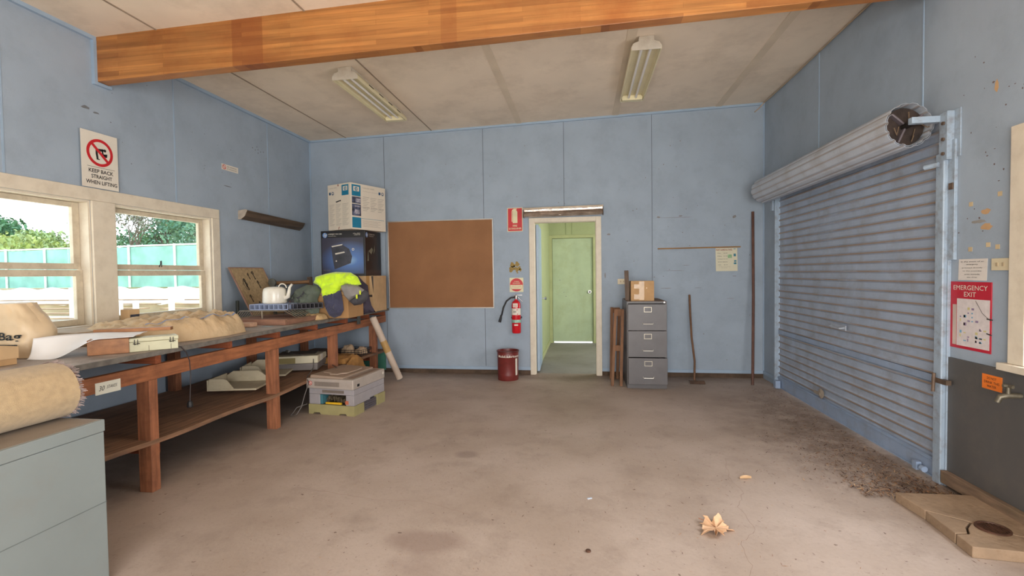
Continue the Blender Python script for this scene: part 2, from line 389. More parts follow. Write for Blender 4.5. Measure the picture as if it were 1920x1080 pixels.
t = MB(); t.add([(x, y, ceil_z(x)+z) for z in (-.028, .0005) for y in (YB-.024, YB) for x in (XL+.029, XR)], [(0, 2, 3, 1), (4, 5, 7, 6), (0, 1, 5, 4), (2, 6, 7, 3), (0, 4, 6, 2), (1, 3, 7, 5)])
struct(t.build('trim_6', blue_trim))
b_ = MB().box(XL+.001, -.72, YB-.012, YB, .0, .042).box(.255, XR-.001, YB-.012, YB, .0, .042); struct(b_.build('baseboard_back', blue_trim))
b_ = MB().box(XR-.012, XR, 6.2, YB-.013, .0, .042); struct(b_.build('baseboard_right', blue_trim))
b_ = MB().box(XL, XL+.012, YF, YB-.013, .0, .042); struct(b_.build('baseboard_left', blue_trim))
# conduit lying along the ceiling edge on the right
cb = MB().tube([(2.29, 2.6, 3.455), (2.285, 3.6, 3.452), (2.29, 4.8, 3.457), (2.288, 5.9, 3.45), (2.285, 6.6, 3.455), (2.24, 6.655, 3.40), (2.19, 6.66, 3.36)], .007, 8)
tag(cb.build('cable', mat('cable_cream', C(176, 156, 132), .6), smooth=True), 'thin cream cable running along the ceiling edge above the roller shutter', 'cable')
# glulam beam
bm_ = MB(); z = lambda x, h: ceil_z(x)-h
bm_.add([(x, y, ceil_z(x)-h) for h in (.358, -.001) for y in (3.5, 3.6) for x in (XL+.0, XR)], [(0, 2, 3, 1), (4, 5, 7, 6), (0, 1, 5, 4), (2, 6, 7, 3), (0, 4, 6, 2), (1, 3, 7, 5)])
def beam_mat():
    m = mat('laminated_timber', C(178, 120, 66), .42, .14, 3.5, stretch=(.45, 6, 9), dirt=C(150, 78, 26), damt=.6, dscale=1.5)
    nt = m.node_tree; bs = nt.nodes['Principled BSDF']; L = nt.links.new
    src = bs.inputs['Base Color'].links[0].from_socket
    g = nd(nt, 'ShaderNodeNewGeometry'); mp = nd(nt, 'ShaderNodeMapping'); mp.inputs['Rotation'].default_value = (R_(90), 0, 0); L(g.outputs['Position'], mp.inputs[0])
    br = nd(nt, 'ShaderNodeTexBrick'); br.inputs['Scale'].default_value = 1; br.inputs['Brick Width'].default_value = 1.1; br.inputs['Row Height'].default_value = .036; br.inputs['Mortar Size'].default_value = .0008
    br.inputs['Color1'].default_value = (.75, .68, .6, 1); br.inputs['Color2'].default_value = (1.12, 1.1, 1.0, 1); br.inputs['Mortar'].default_value = (.6, .5, .4, 1); br.offset = .37
    L(mp.outputs[0], br.inputs[0]); mu = nd(nt, 'ShaderNodeMixRGB'); mu.blend_type = 'MULTIPLY'; mu.inputs[0].default_value = 1; L(src, mu.inputs[1]); L(br.outputs[0], mu.inputs[2])
    # darker patch where a sign or strap once was, and a second fainter one
    sx = nd(nt, 'ShaderNodeSeparateXYZ'); L(g.outputs['Position'], sx.inputs[0])
    out = mu.outputs[0]
    for (x0, hw, am) in ((-2.56, .13, .5), (-.95, .06, .3)):
        d = nd(nt, 'ShaderNodeMath'); d.operation = 'SUBTRACT'; L(sx.outputs[0], d.inputs[0]); d.inputs[1].default_value = x0
        a = nd(nt, 'ShaderNodeMath'); a.operation = 'ABSOLUTE'; L(d.outputs[0], a.inputs[0])
        lt = nd(nt, 'ShaderNodeMath'); lt.operation = 'LESS_THAN'; L(a.outputs[0], lt.inputs[0]); lt.inputs[1].default_value = hw
        k = nd(nt, 'ShaderNodeMath'); k.operation = 'MULTIPLY'; L(lt.outputs[0], k.inputs[0]); k.inputs[1].default_value = am
        mx = nd(nt, 'ShaderNodeMixRGB'); mx.blend_type = 'MIX'; L(k.outputs[0], mx.inputs[0]); L(out, mx.inputs[1]); mx.inputs[2].default_value = C(128, 62, 24); out = mx.outputs[0]
    L(out, bs.inputs['Base Color']); return m
struct(bm_.build('trim_7', beam_mat(), bevel=.003))
# corner moulding around the beam end
t = MB(); t.box(XL+.0005, XL+.03, 3.475, 3.4995, 2.9505, ceil_z(XL)-.031); t.box(XL+.0005, XL+.03, 3.475, 3.62, 2.925, 2.9495); struct(t.build('trim_8', blue_trim))

# ------------------------------------------------------------------ windows on the left
def window(name, y0, y1, z0, z1, hung=True):
    fr = MB(); x0, x1 = XL-.125, XL+.022
    # reveal lining
    r = MB(); r.box(x0, XL, y0, y0+.018, z0, z1); r.box(x0, XL, y1-.018, y1, z0, z1); r.box(x0, XL, y0+.018, y1-.018, z1-.018, z1); r.box(x0-.02, XL+.03, y0+.001, y1-.001, z0-.001, z0+.02)
    root = struct(r.build(name, cream, bevel=.001, loc=(XL, (y0+y1)/2, z0))) if 0 else None
    root = empty(name, (XL, (y0+y1)/2, z0)); root['kind'] = 'structure'
    r.build('window_lining', cream, root, world=True, bevel=.001)
    zm = z0+(z1-z0)*.455
    for nm, a, b, xs in (('upper_sash', zm, z1-.018, XL-.115), ('lower_sash', z0+.02, zm, XL-.1)):
        s = MB(); st = .055; xx = xs+.034; p, q = y0+.02, y1-.02; b2 = b-.002; a2 = a+.002
        s.box(xs, xx, p, p+st, a2, b2); s.box(xs, xx, q-st, q, a2, b2); s.box(xs, xx, p+st, q-st, a2, a2+.048); s.box(xs, xx, p+st, q-st, b2-.05 if nm == 'lower_sash' else b2-.04, b2)
        so = s.build(nm, cream_dk, root, world=True, bevel=.003)
        MB().box(xs+.013, xs+.017, p+st-.004, q-st+.004, a2+.044, b2-.036).build('glass_pane', glassm, so, world=True)
    k = MB(); ym = (y0+y1)/2-.05; k.tube([(XL-.062, ym, zm+.03), (XL-.045, ym, zm+.06), (XL-.045, ym, zm+.085), (XL-.05, ym+.015, zm+.09), (XL-.05, ym+.015, zm+.03)], .004, 8)
    k.build('sash_latch', steel_dark, root, world=True, smooth=True)
    return root
for i, (a, b_, z0, z1) in enumerate(WIN): window('window_%d' % (i+1), a, b_, z0, z1)
# architraves shared by the row of windows
t = MB(); X0, X1 = XL, XL+.022
t.box(X0, X1, -.7, 4.815, 1.976, 2.075); t.box(X0, X1, 4.712, 4.815, .9, 1.9755); t.box(X0, X1, 3.421, 3.618, .9, 1.9755); t.box(X0, X1, 1.901, 2.258, .9, 1.9755); t.box(X0, X1+.02, -.7, 4.815, .868, .899)
struct(t.build('trim_9', cream, bevel=.003))
# window on the right: only its architrave shows
t = MB(); t.box(XR-.022, XR, 2.905, 3.005, .815, 2.095); t.box(XR-.022, XR, 1.4, 2.904, 2.031, 2.095); t.box(XR-.05, XR, 1.36, 3.04, .775, .814)
struct(t.build('window_4', cream, bevel=.003))

# ------------------------------------------------------------------ doorway at the back, hall and its doors
t = MB(); t.box(-.66, -.645, YB-.001, YB+.1, FZ, 2.03); t.box(.175, .19, YB-.001, YB+.1, FZ, 2.03); t.box(-.66, .19, YB-.001, YB+.1, 2.03, 2.045)
t.box(-.722, -.652, YB-.02, YB-.0012, FZ, 2.095); t.box(.182, .252, YB-.02, YB-.0012, FZ, 2.095); t.box(-.6515, .1815, YB-.02, YB-.0012, 2.037, 2.095)
struct(t.build('trim_10', cream, bevel=.003))
d = empty('door_1', (-.63, 6.79, FZ)); d['kind'] = 'structure'
A0 = (-.638, 6.79)
th = R_(92); T = Matrix.Translation((-.64, 6.785, 0)) @ Matrix.Rotation(th, 4, 'Z')
bx(0, .80, -.035, 0, -.035, 2.02, T).build('door_leaf', blue_trim, d, world=True, bevel=.002)
k = MB(); k.tube([(.74, -.035, .95), (.74, -.085, .95)], .009, 12, T=T); k.lathe([(0, 0), (.022, .004), (.028, .018), (.02, .034), (0, .038)], seg=20, T=T @ Matrix.Translation((.74, -.075, .95)) @ Matrix.Rotation(R_(90), 4, 'X'))
k.build('door_knob', chrome, d, world=True, smooth=True)
HB = 9.75
h = MB(); h.box(-.70, -.66, 6.776, HB, FZ, 2.6); struct(h.build('wall_hall_left', green_w))
h = walls(MB(), 'x', HB, HB+.08, -.70, 2.44, FZ, 2.6, [(-.60, .205, FZ, 2.03)]); struct(h.build('wall_hall_back', green_w))
h = walls(MB(), 'y', 2.36, 2.44, 6.776, HB, FZ, 2.6, [(7.2, 8.8, .8, 2.4)]); struct(h.build('wall_hall_right', green_w))  # unseen opening, added to go with the hall fill lamp
struct(bx(-.70, 2.44, 6.776, HB+.08, 2.6, 2.66).build('ceiling', mat('hall_ceiling', C(206, 204, 190), .8)))
h = MB().box(-.66, -.645, 7.6, HB-.02, FZ, .02); struct(h.build('baseboard_hall', green_t))
h = MB(); h.box(-.33, -.325, HB-.004, HB, 2.1, 2.6).box(-.21, -.205, HB-.003, HB, 2.1, 2.6); struct(h.build('trim_11', mat('green_joint', C(120, 130, 80), .7)))
h = MB().box(-.66, -.60, HB-.018, HB-.0005, FZ, 2.09).box(.205, .265, HB-.018, HB-.0005, FZ, 2.09).box(-.5995, .2045, HB-.018, HB-.0005, 2.03, 2.09); h.box(-.5995, -.58, HB+.048, HB+.07, FZ, 2.03).box(.185, .2045, HB+.048, HB+.07, FZ, 2.03).box(-.5795, .1845, HB+.048, HB+.07, 2.012, 2.03); struct(h.build('trim_12', green_t, bevel=.002))
d2 = empty('door_2', (-.2, HB+.02, FZ)); d2['kind'] = 'structure'
bx(-.595, .20, HB+.012, HB+.047, FZ+.03, 2.022).build('door_leaf', mat('green_door', C(178, 192, 156), .55, .04, 4, dirt=C(150, 150, 90), damt=.4), d2, world=True, bevel=.002)
k = MB().lathe([(0, 0), (.02, .002), (.026, .02), (.02, .036), (0, .04)], seg=20, T=Matrix.Translation((.135, HB+.012, .96)) @ Matrix.Rotation(R_(90), 4, 'X')).tube([(.135, HB+.01, .96), (.135, HB-.01, .96)], .03, 16)
k.build('door_knob', chrome, d2, world=True, smooth=True)

# ------------------------------------------------------------------ outdoors, beyond the windows
soil = mat('pale_gravel', C(232, 220, 200), .95, .12, 1.2, dirt=C(190, 165, 130), damt=.6, dscale=.5)
g_ = MB().box(-90, -4.07, -40, 90, -.4, -.15); g_.box(2.46, 30, -40, 30, -.4, -.15); g_.box(-4.07, 2.46, 10.2, 40, -.4, -.15); g_.box(-4.07, 2.46, -40, -2.41, -.4, -.15); struct(g_.build('ground', soil))
# local frame for the yard: a = to the right, d = distance along the view through the window
vd = Vector((-.743, .669, 0)).normalized(); vr = Vector((.669, .743, 0)).normalized()
def yd(a_, d_, z_): return (vd.x*d_+vr.x*a_, vd.y*d_+vr.y*a_, z_)
def yv(a_, d_, z_=0): return Vector(yd(a_, d_, z_))
shade = mat('shade_cloth', C(146, 196, 180), .8, .1, 1.5); white_out = mat('white_rail', C(235, 232, 225), .5)
# raised bank at the far end of the yard
A, B_ = yv(-16, 46.5), yv(14, 19.8); dv = (B_-A).normalized(); nv = Vector((-dv.y, dv.x, 0))
if nv.dot(Vector((1, -1, 0))) > 0: nv = -nv     # nv points away from the building
m_ = MB(); q = [A+nv*.0, B_+nv*.0, B_+nv*40, A+nv*40]; m_.add([(p.x, p.y, zz) for zz in (-.16, .9) for p in q], [(0, 1, 2, 3), (7, 6, 5, 4), (0, 4, 5, 1), (1, 5, 6, 2), (2, 6, 7, 3), (3, 7, 4, 0)])
struct(m_.build('ground', mat('bank_soil', C(178, 160, 128), .95, .15, 1)))
A, B_ = yv(-9.1, 44.5), yv(7.6, 21.5); dv = (B_-A).normalized(); fence = empty('boundary_fence', (A+B_)/2+Vector((0, 0, .9)), label='long green shade cloth fence with white posts beyond the yard', cat='fence')
m_ = MB(); m_.beam(A+Vector((0, 0, 1.9)), B_+Vector((0, 0, 1.9)), .03, 1.98); m_.build('shade_cloth', shade, fence, world=True)
m_ = MB(); m_.beam(A+Vector((0, 0, 2.95)), B_+Vector((0, 0, 2.95)), .07, .07); m_.build('top_rail', white_out, fence, world=True)
for i in range(11):
    p = A+(B_-A)*(i/10); off = Vector((-dv.y, dv.x, 0))*.08
    if off.dot(Vector((1, -1, 0))) < 0: off = -off
    p = p+off; MB().tube([p+Vector((0, 0, .9)), p+Vector((0, 0, 3.0))], .055, 8).build('post', white_out, fence, world=True)
# white plastic retaining sheet with folds
A, B_ = yv(-8, 34), yv(7.5, 18); dv = (B_-A).normalized(); nx = Vector((dv.y, -dv.x, 0))
m_ = MB(); m_.grid(lambda u, v: tuple(A+(B_-A)*u+nx*(.25*(1-v)+.05*sin(u*170)+.04*sin(u*61+2*v))+Vector((0, 0, .33+v*.64+.05*sin(u*97)))), 240, 5)
tag(m_.build('plastic_sheet', mat('white_plastic', C(240, 236, 228), .45, .06, 3, dirt=C(190, 150, 110), damt=.5, dscale=1.5), smooth=True, solid=.02), 'white plastic sheeting covering the bank below the green fence', 'sheet')
q0, q1 = A+nx*.1, B_+nx*.1; far_ = nx*-6
m_ = MB(); qs = [q0, q1, q1+far_, q0+far_]; m_.add([(p.x, p.y, zz) for zz in (-.16, .34) for p in qs], [(0, 1, 2, 3), (7, 6, 5, 4), (0, 4, 5, 1), (1, 5, 6, 2), (2, 6, 7, 3), (3, 7, 4, 0)]); struct(m_.build('ground', MATS['bank_soil']))
# slatted timber nursery benches and their posts
slat = mat('weathered_slats', C(150, 122, 92), .8, .15, 3)
for (a0, d0, a1, d1, who) in ((-4.6, 26, .3, 20.8, 'left'), (.7, 20.2, 4.2, 15.8, 'right')):
    A, B_ = yv(a0, d0), yv(a1, d1); dv = (B_-A).normalized(); nx = Vector((dv.y, -dv.x, 0))
    if nx.dot(Vector((1, -1, 0))) < 0: nx = -nx
    e = empty('nursery_bench', (A+B_)/2+Vector((0, 0, -.15)), label='slatted timber nursery bench outside the %s' % ('window nearest the camera' if who == 'left' else 'far window'), cat='bench', group=None)
    for k in range(5):
        m_ = MB(); z_ = .02+k*.13; o_ = nx*(-.5*k); m_.beam(A+o_+Vector((0, 0, z_)), B_+o_+Vector((0, 0, z_)), .3, .035); m_.build('slat', slat, e, world=True)
    for k in range(5):
        p = A+(B_-A)*(k/4); m_ = MB(); m_.beam(p+Vector((0, 0, -.15)), p+Vector((0, 0, 1.05 if k % 2 else .62)), .12, .12, up=(1, 0, 0)); m_.build('post', white_out, e, world=True)
def tree(name, t, d_, z0, z1, w_, col, nleaf, lsz, label, bare=False, seed=1, group=None, base=.9):  # t = sideways ratio a/d, worked out from image pixel columns
    rr = random.Random(seed); p = yv(t*d_, d_); e = empty(name, (p.x, p.y, base), label=label, cat='tree' if name == 'tree' else 'bush', group=group)
    tr = MB(); tips = []
    def br(p0, dr, ln, r, dep):
        p1 = p0+dr*ln; mid = (p0+p1)/2+Vector((rr.uniform(-1, 1), rr.uniform(-1, 1), rr.uniform(-.3, .3)))*ln*.08
        tr.tube([p0, mid, p1], [r, r*.85, r*.65], 6, caps=False)
        if dep == 0: tips.append(p1); return
        for _ in range(rr.choice((2, 3))):
            nd_ = (dr+Vector((rr.uniform(-1, 1), rr.uniform(-1, 1), rr.uniform(-.1, .7)))*.75).normalized(); br(p1, nd_, ln*rr.uniform(.62, .82), r*.62, dep-1)
    H = z1-base; br(Vector((p.x, p.y, base)), Vector((0, 0, 1)), H*.27, H*.022, 6 if bare else 4)
    tr.build('trunk', mat('bark', C(110, 96, 84), .9, .2, 6), e, world=True, smooth=True)
    lf = MB(); lm = mat('leaves_%d' % seed, col, .6, .3, 1.2)
    cen = [Vector((p.x+rr.uniform(-.5, .5)*w_, p.y+rr.uniform(-.5, .5)*w_, rr.uniform(z0, z1-.12*H))) for _ in range(16)]
    for i in range(nleaf):
        c_ = tips[rr.randrange(len(tips))] if bare else cen[rr.randrange(16)]
        s_ = .3 if bare else w_*.17
        q = c_+Vector((rr.gauss(0, s_), rr.gauss(0, s_), rr.gauss(0, s_*.7)))
        if q.z > z1 or q.z < base+.2: continue
        u = Vector((rr.uniform(-1, 1), rr.uniform(-1, 1), rr.uniform(-1, 1))).normalized(); v = u.orthogonal().normalized(); l = lsz*rr.uniform(.6, 1.3)
        lf.add([q-u*l, q+v*l*.45, q+u*l, q-v*l*.45], [(0, 1, 2, 3)])
    lf.build('foliage', lm, e, world=True)
tree('tree', -.116, 52, 3.0, 6.2, 3.2, C(84, 124, 84), 4200, .2, 'dark green leafy tree behind the fence, at the photo\'s left edge', seed=3, group='trees and bushes beyond the fence')
tree('bush', -.092, 47, 1.6, 4.3, 3.6, C(170, 182, 110), 4200, .17, 'pale yellow-green bush behind the fence, beside the dark leafy tree', seed=4, group='trees and bushes beyond the fence')
tree('bush', -.058, 49, 1.6, 4.9, 3.0, C(158, 174, 112), 3600, .17, 'pale bush with one taller tuft, behind the fence by the window post', seed=5, group='trees and bushes beyond the fence')
tree('tree', .024, 44, 4, 6.9, 3, C(120, 120, 96), 700, .1, 'nearly bare tree seen at the left of the far window', bare=True, seed=6, group='trees and bushes beyond the fence')
tree('tree', .054, 50, 2.2, 5.5, 3.4, C(112, 146, 108), 2600, .17, 'green tree in the middle of the far window', seed=7, group='trees and bushes beyond the fence')
tree('tree', .088, 46, 2.4, 6.9, 3.4, C(98, 138, 106), 3600, .17, 'broad dense green tree at the right of the far window', seed=8, group='trees and bushes beyond the fence')
tree('tree', .122, 42, 2.4, 6.4, 2.4, C(104, 140, 110), 1800, .16, 'green tree cut off by the right frame of the far window', seed=9, group='trees and bushes beyond the fence')

# ------------------------------------------------------------------ workbench
wbn = empty('workbench', (-3.35, 3.8, FZ), label='long rough hardwood workbench with a shelf below, along the window wall', cat='workbench')  # bench, floor-item and shutter coordinates were scaled about the camera beforehand
bx(-3.925, -2.775, .9, 6.655, .842, .8635).build('benchtop', top_m, wbn, world=True)
bx(-2.775, -2.755, .9, 6.655, .834, .865).build('edging', edge_m, wbn, world=True, bevel=.002)
m_ = MB(); m_.box(-2.83, -2.785, .95, 6.6, .677, .772); m_.build('rail', wood_red, wbn, world=True, bevel=.003)
m_ = MB(); m_.box(-3.90, -3.86, .95, 6.6, .677, .772); m_.build('rail', wood_red, wbn, world=True, bevel=.003)
for y in (1.5, 2.28, 2.83, 3.50, 4.13, 4.78, 5.45, 6.05, 6.58):
    bx(-3.90, -2.80, y, y+.045, .7725, .8415).build('joist', wood_redx, wbn, world=True, bevel=.002)
for y in (1.45, 2.765, 4.065, 5.16, 6.25):
    bx(-2.885, -2.79, y, y+.065, FZ, .6765).build('leg', wood_redz, wbn, world=True, bevel=.003)
    bx(-3.9, -3.81, y, y+.065, FZ, .6765).build('leg', wood_redz, wbn, world=True, bevel=.003)
    bx(-3.8095, -2.83, y+.066, y+.11, .165, .249).build('shelf_bearer', wood_redx, wbn, world=True, bevel=.002)
m_ = MB()
m_.grid(lambda u, v: (-2.788-1.1*(1-v), .95+u*5.65, .268+.012*sin(u*9)+.006*sin(u*31)*v), 60, 6)
m_.build('shelf', shelf_m, wbn, world=True, solid=.03)
lb = MB(); fr = Fr((-2.7845, 2.41, .70), (0, 1, -.01), (0, 0, 1)); fr.rect(lb, 0, .155, -.033, .037, 0, .002)
pl = tag(lb.build('paper_label', mat('paper_white', C(226, 224, 208), .7, .02), loc=None), 'white paper label handwritten 30 STAKES, stuck to the bench rail', 'label')
fr.text('30', .02, .055, -.012, .016, .0022, black, pl, 'handwriting', shear=.3); fr.text('STAKES', .068, .133, -.004, .014, .0022, black, pl, 'handwriting', shear=.3)
# ------------------------------------------------------------------ signs on the left wall
plate_w = mat('sign_white', C(226, 218, 204), .5, .02, 8, dirt=C(190, 170, 150), damt=.3)
red = mat('sign_red', C(200, 30, 38), .45, .04); ink = mat('ink', C(34, 32, 34), .6)
fr = Fr((XL+.001, 3.345, 2.081), (0, 1, 0), (0, 0, 1)); fr.o.x += .0215
m_ = MB(); fr.rect(m_, 0, .307, 0, .452, 0, .003)
sg = tag(m_.build('lifting_sign', plate_w, bevel=.0005), 'white sign KEEP BACK STRAIGHT WHEN LIFTING with red prohibition circle, above the windows', 'sign')
m_ = MB(); fr.ring(m_, .153, .29, .088, .111, .003, .0042); c45 = R_(-45)
ca, sa = cos(c45), sin(c45); fr.poly(m_, [(.153+x*ca-y*sa, .29+x*sa+y*ca) for x, y in ((-.09, -.011), (.09, -.011), (.09, .011), (-.09, .011))], .0038, .0046)
m_.build('prohibition_ring', red, sg, world=True)
m_ = MB(); cx, cy = .153, .29
fr.disc(m_, cx+.042, cy+.028, .012, .003, .0036, 16)
for pts in ([(-.035, .03), (.03, .038), (.036, .022), (-.01, .01), (-.028, .012)], [(-.035, .03), (-.02, .022), (-.014, -.05), (-.03, -.05), (-.036, -.01)], [(-.03, -.05), (-.004, -.05), (-.004, -.058), (-.03, -.058)], [(.012, .03), (.026, .03), (.03, 0), (.05, -.01), (.046, -.018), (.018, -.006)], [(.026, -.004), (.062, .002), (.06, -.026), (.026, -.03)]):
    fr.poly(m_, [(cx+a_, cy+b_) for a_, b_ in pts], .003, .0036)
m_.build('lifting_figure', ink, sg, world=True)
m_ = MB(); fr.rect(m_, .045, .275, .168, .1705, .003, .0036); m_.build('rule_line', ink, sg, world=True)
for tx, u0, u1, v0 in (('KEEP BACK', .055, .262, .122), ('STRAIGHT', .075, .25, .077), ('WHEN LIFTING', .03, .292, .03)): fr.text(tx, u0, u1, v0, v0+.031, .0032, ink, sg, bold=.018)
fr = Fr((XL+.0005, 4.894, 2.535), (0, 1, 0), (0, 0, 1)); m_ = MB(); fr.rect(m_, 0, .262, 0, .065, 0, .002)
sg = tag(m_.build('no_smoking_sign', plate_w), 'small white no smoking strip sign high on the left wall', 'sign')
m_ = MB(); fr.ring(m_, .04, .033, .02, .026, .002, .003, 24); fr.poly(m_, [(.022, .048), (.026, .051), (.058, .019), (.054, .015)], .002, .003); m_.build('prohibition_ring', red, sg, world=True)
fr.text('NO SMOKING', .085, .235, .036, .05, .0022, ink, sg); fr.text('IN THIS BUILDING', .085, .235, .014, .026, .0022, ink, sg)
# old light batten on the left wall
bt = empty('wall_batten', (XL, 5.75, 2.05), label='dirty brown metal light batten mounted on the left wall', cat='light fitting')
rust = mat('rusty_metal', C(112, 92, 76), .6, .2, 12, metal=.3, dirt=C(60, 42, 32), damt=.6, dscale=10); rust_dk = mat('rusty_dark', C(66, 52, 42), .6, .2, 14, metal=.3)
T = Matrix.Translation((XL, 5.14, 2.06)) @ Matrix.Rotation(R_(-1.6), 4, 'X')
m_ = MB(); m_.prism([(0, -.045), (.025, -.045), (.06, -.01), (.06, .05), (.05, .055), (.045, .045), (0, .045)], lambda u, v, t: (u, t, v), 0.004, 1.16, T=T); m_.build('housing', mat('batten_brown', C(136, 118, 100), .6, .15, 10, dirt=C(80, 62, 48), damt=.5), bt, world=True, bevel=.001)
m_ = MB(); m_.prism([(.028, -.05), (.075, -.012), (.11, .05), (.104, .054), (.068, -.004), (.028, -.04)], lambda u, v, t: (u, t, v), .01, 1.19, T=T); m_.build('reflector', mat('reflector_brown', C(92, 76, 62), .5, .25, 4, stretch=(8, .6, 8)), bt, world=True)
m_ = MB(); m_.prism([(0, -.052), (.03, -.052), (.08, -.016), (.115, .056), (.09, .062), (0, .05)], lambda u, v, t: (u, t, v), -.004, .0035, T=T); m_.build('end_plate', mat('dusty_plate', C(186, 172, 156), .7, .1, 20), bt, world=True)
# ------------------------------------------------------------------ near left: grey cabinet, hessian roll
gc = empty('metal_cabinet', (-2.42, 1.55, FZ), label='pale green-grey steel cabinet under the hessian roll', cat='cabinet')
grey = mat('grey_enamel', C(130, 137, 135), .38, .03, 3, dirt=C(130, 126, 118), damt=.3, dscale=5); dusty = mat('dusty_top', C(140, 128, 116), .7, .08, 6)
bx(-2.665, -2.174, 1.20, 1.916, FZ+.012, .643).build('body', grey, gc, world=True, bevel=.004)
bx(-2.668, -2.171, 1.197, 1.919, .6442, .6985).build('cap', grey, gc, world=True, bevel=.004)
bx(-2.655, -2.185, 1.21, 1.906, .6985, .7).build('dust_layer', dusty, gc, world=True)
bx(-2.1735, -2.1725, 1.2, 1.916, .318, .321).build('seam', mat('seam_grey', C(104, 110, 108), .6), gc, world=True)
hs_m = mat('hessian', C(186, 160, 122), .95, .07, 40, .5, 420, dirt=C(176, 146, 104), damt=.4, sheen=.3)
hr = empty('hessian_roll', (-2.42, 1.45, .70), label='large roll of tan hessian lying on the grey steel cabinet', cat='roll')
rc_ = (-2.425, .828); Rr = .128
def rollpt(u, v):
    a_ = 2*pi*u; y = .85+v*1.06; rr_ = Rr*(1+.012*sin(3*a_+y*5)+.008*sin(7*a_+2)-.02*max(0, v-.9)*10*.3)
    return (rc_[0]+rr_*cos(a_)*1.03+.01*sin(y*4), y, max(.7005, rc_[1]+rr_*sin(a_)))
m_ = MB(); m_.grid(rollpt, 64, 40); m_.build('outer_wrap', hs_m, hr, world=True, smooth=True)
m_ = MB(); pth = []; 
for i in range(220):
    a_ = i*.17; r_ = .02+.0028*a_*1.02
    if r_ > .118: break
    pth.append((rc_[0]+r_*cos(a_), r_, rc_[1]+r_*sin(a_)))
for (p0, p1) in zip(pth, pth[1:]):
    k = len(m_.v); m_.v += [Vector((p0[0], .86, p0[2])), Vector((p1[0], .86, p1[2])), Vector((p1[0], 1.895, p1[2])), Vector((p0[0], 1.895, p0[2]))]; m_.f.append([k, k+1, k+2, k+3]); m_.m.append(0)
m_.build('inner_layers', mat('hessian_inner', C(150, 128, 104), .95, .15, 20), hr, world=True, solid=.004)
fg = MB(); rr = random.Random(2)
for i in range(620):
    a_ = rr.uniform(0, 2*pi); r_ = Rr*rr.uniform(.86, 1.03); o_ = Vector((rc_[0]+r_*cos(a_)*1.03, 1.905+rr.uniform(-.01, .004), max(.703, rc_[1]+r_*sin(a_))))
    d_ = Vector((cos(a_)*rr.uniform(.0, .5), rr.uniform(.6, 1.2), sin(a_)*rr.uniform(-.1, .5)-.15)).normalized(); ln = rr.uniform(.012, .038)
    p2 = o_+d_*ln; p2.z = max(p2.z, .702)
    fg.tube([o_, (o_+p2)/2+Vector((rr.uniform(-1, 1), 0, rr.uniform(-.2, 1)))*.004, p2], .0016, 4, caps=False)
tag(fg.build('fringe', mat('fringe', C(164, 146, 140), .95, .1, 30), hr, world=True), 'frayed greyish edge', kind='stuff')
# ------------------------------------------------------------------ on the bench, near end
bag_m = mat('bag_plastic', C(222, 196, 160), .45, .04, 6, .15, 12)
BT = .8655
def soft_box(name, m, parent, cx, cy, wx, wy, H, prof, wr=.012, seed=1, rz=0, z0=BT, **kw):
    """a standing sack: rounded-rectangle section swept upward, prof(v)->(scale_x, scale_y)"""
    def fn(u, v):
        a_ = 2*pi*u; ca, sa = cos(a_), sin(a_); e = .55
        x = abs(ca)**e*(1 if ca > 0 else -1); y = abs(sa)**e*(1 if sa > 0 else -1); sx_, sy_ = prof(v)
        n = noise.noise(Vector((x*2.3, y*2.3, v*4+seed*7)))+.5*noise.noise(Vector((x*6, y*6, v*9+seed)))
        px, py = x*wx/2*sx_+n*wr*x, y*wy/2*sy_+n*wr*y
        c_, s_ = cos(rz), sin(rz)
        return (cx+px*c_-py*s_, cy+px*s_+py*c_, z0+v*H+n*wr*.4*v)
    mb = MB(); mb.grid(fn, 56, 30)
    k = len(mb.v); top = [fn(i/56, 1) for i in range(56)]; cen = sum((Vector(p) for p in top), Vector())/56
    mb.add(top+[tuple(cen)], [(i, (i+1) % 56, 56) for i in range(56)])
    bot = [fn(i/56, 0) for i in range(56)]; mb.add(bot+[(cx, cy, z0)], [(i, (i+1) % 56, 56) for i in range(56)])
    return mb.build(name, m, parent, world=parent is not None, smooth=True, **kw)
def bagprof(v): return (1-.0*v-.75*max(0, v-.45)**1.3*1.6, 1-.5*max(0, v-.5))
pb = soft_box('plastic_bag', bag_m, None, -3.57, 2.58, .50, .24, .33, bagprof, .012, 3)
tag(pb, 'tan plastic bag printed with a black Bag logo, standing behind the small carton', 'bag')
fr = Fr((-3.545, 2.44, .962), (1, 0, 0), (0, .0, 1)); bagink = mat('bag_ink', C(26, 34, 38), .5)
lg = fr.text('oBag', .0, .188, .0, .062, .0, bagink, pb, 'bag_logo', bold=.02)
m_ = MB(); m_.grid(lambda u, v: tuple(fr.p(-.03+.20*u, -.022+.01*v, 0)), 24, 1); lg2 = m_.build('bag_underline', bagink, pb, world=True)
bagv = [WM[pb.name] @ v.co for v in pb.data.vertices]
for oo in (lg, lg2):
    for v in oo.data.vertices:
        w_ = WM[pb.name] @ v.co; near = sorted(((q.x-w_.x)**2+(q.z-w_.z)**2, q.y) for q in bagv if q.y < 2.58)[:14]
        w_.y = min(q[1] for q in near)-.005; v.co = WM[pb.name].inverted() @ w_
card = mat('cardboard', C(188, 150, 106), .85, .06, 7, .1, 60, dirt=C(160, 120, 80), damt=.3)
card2 = mat('cardboard_pale', C(204, 170, 128), .85, .06, 7, .1, 60)
cb_ = empty('carton', (-3.33, 2.2, BT), label='small open cardboard carton in front of the plastic bag, at the photo\'s left edge', cat='box')
T = Matrix.Translation((-3.34, 2.22, BT)) @ Matrix.Rotation(R_(-3), 4, 'Z')
m_ = MB()
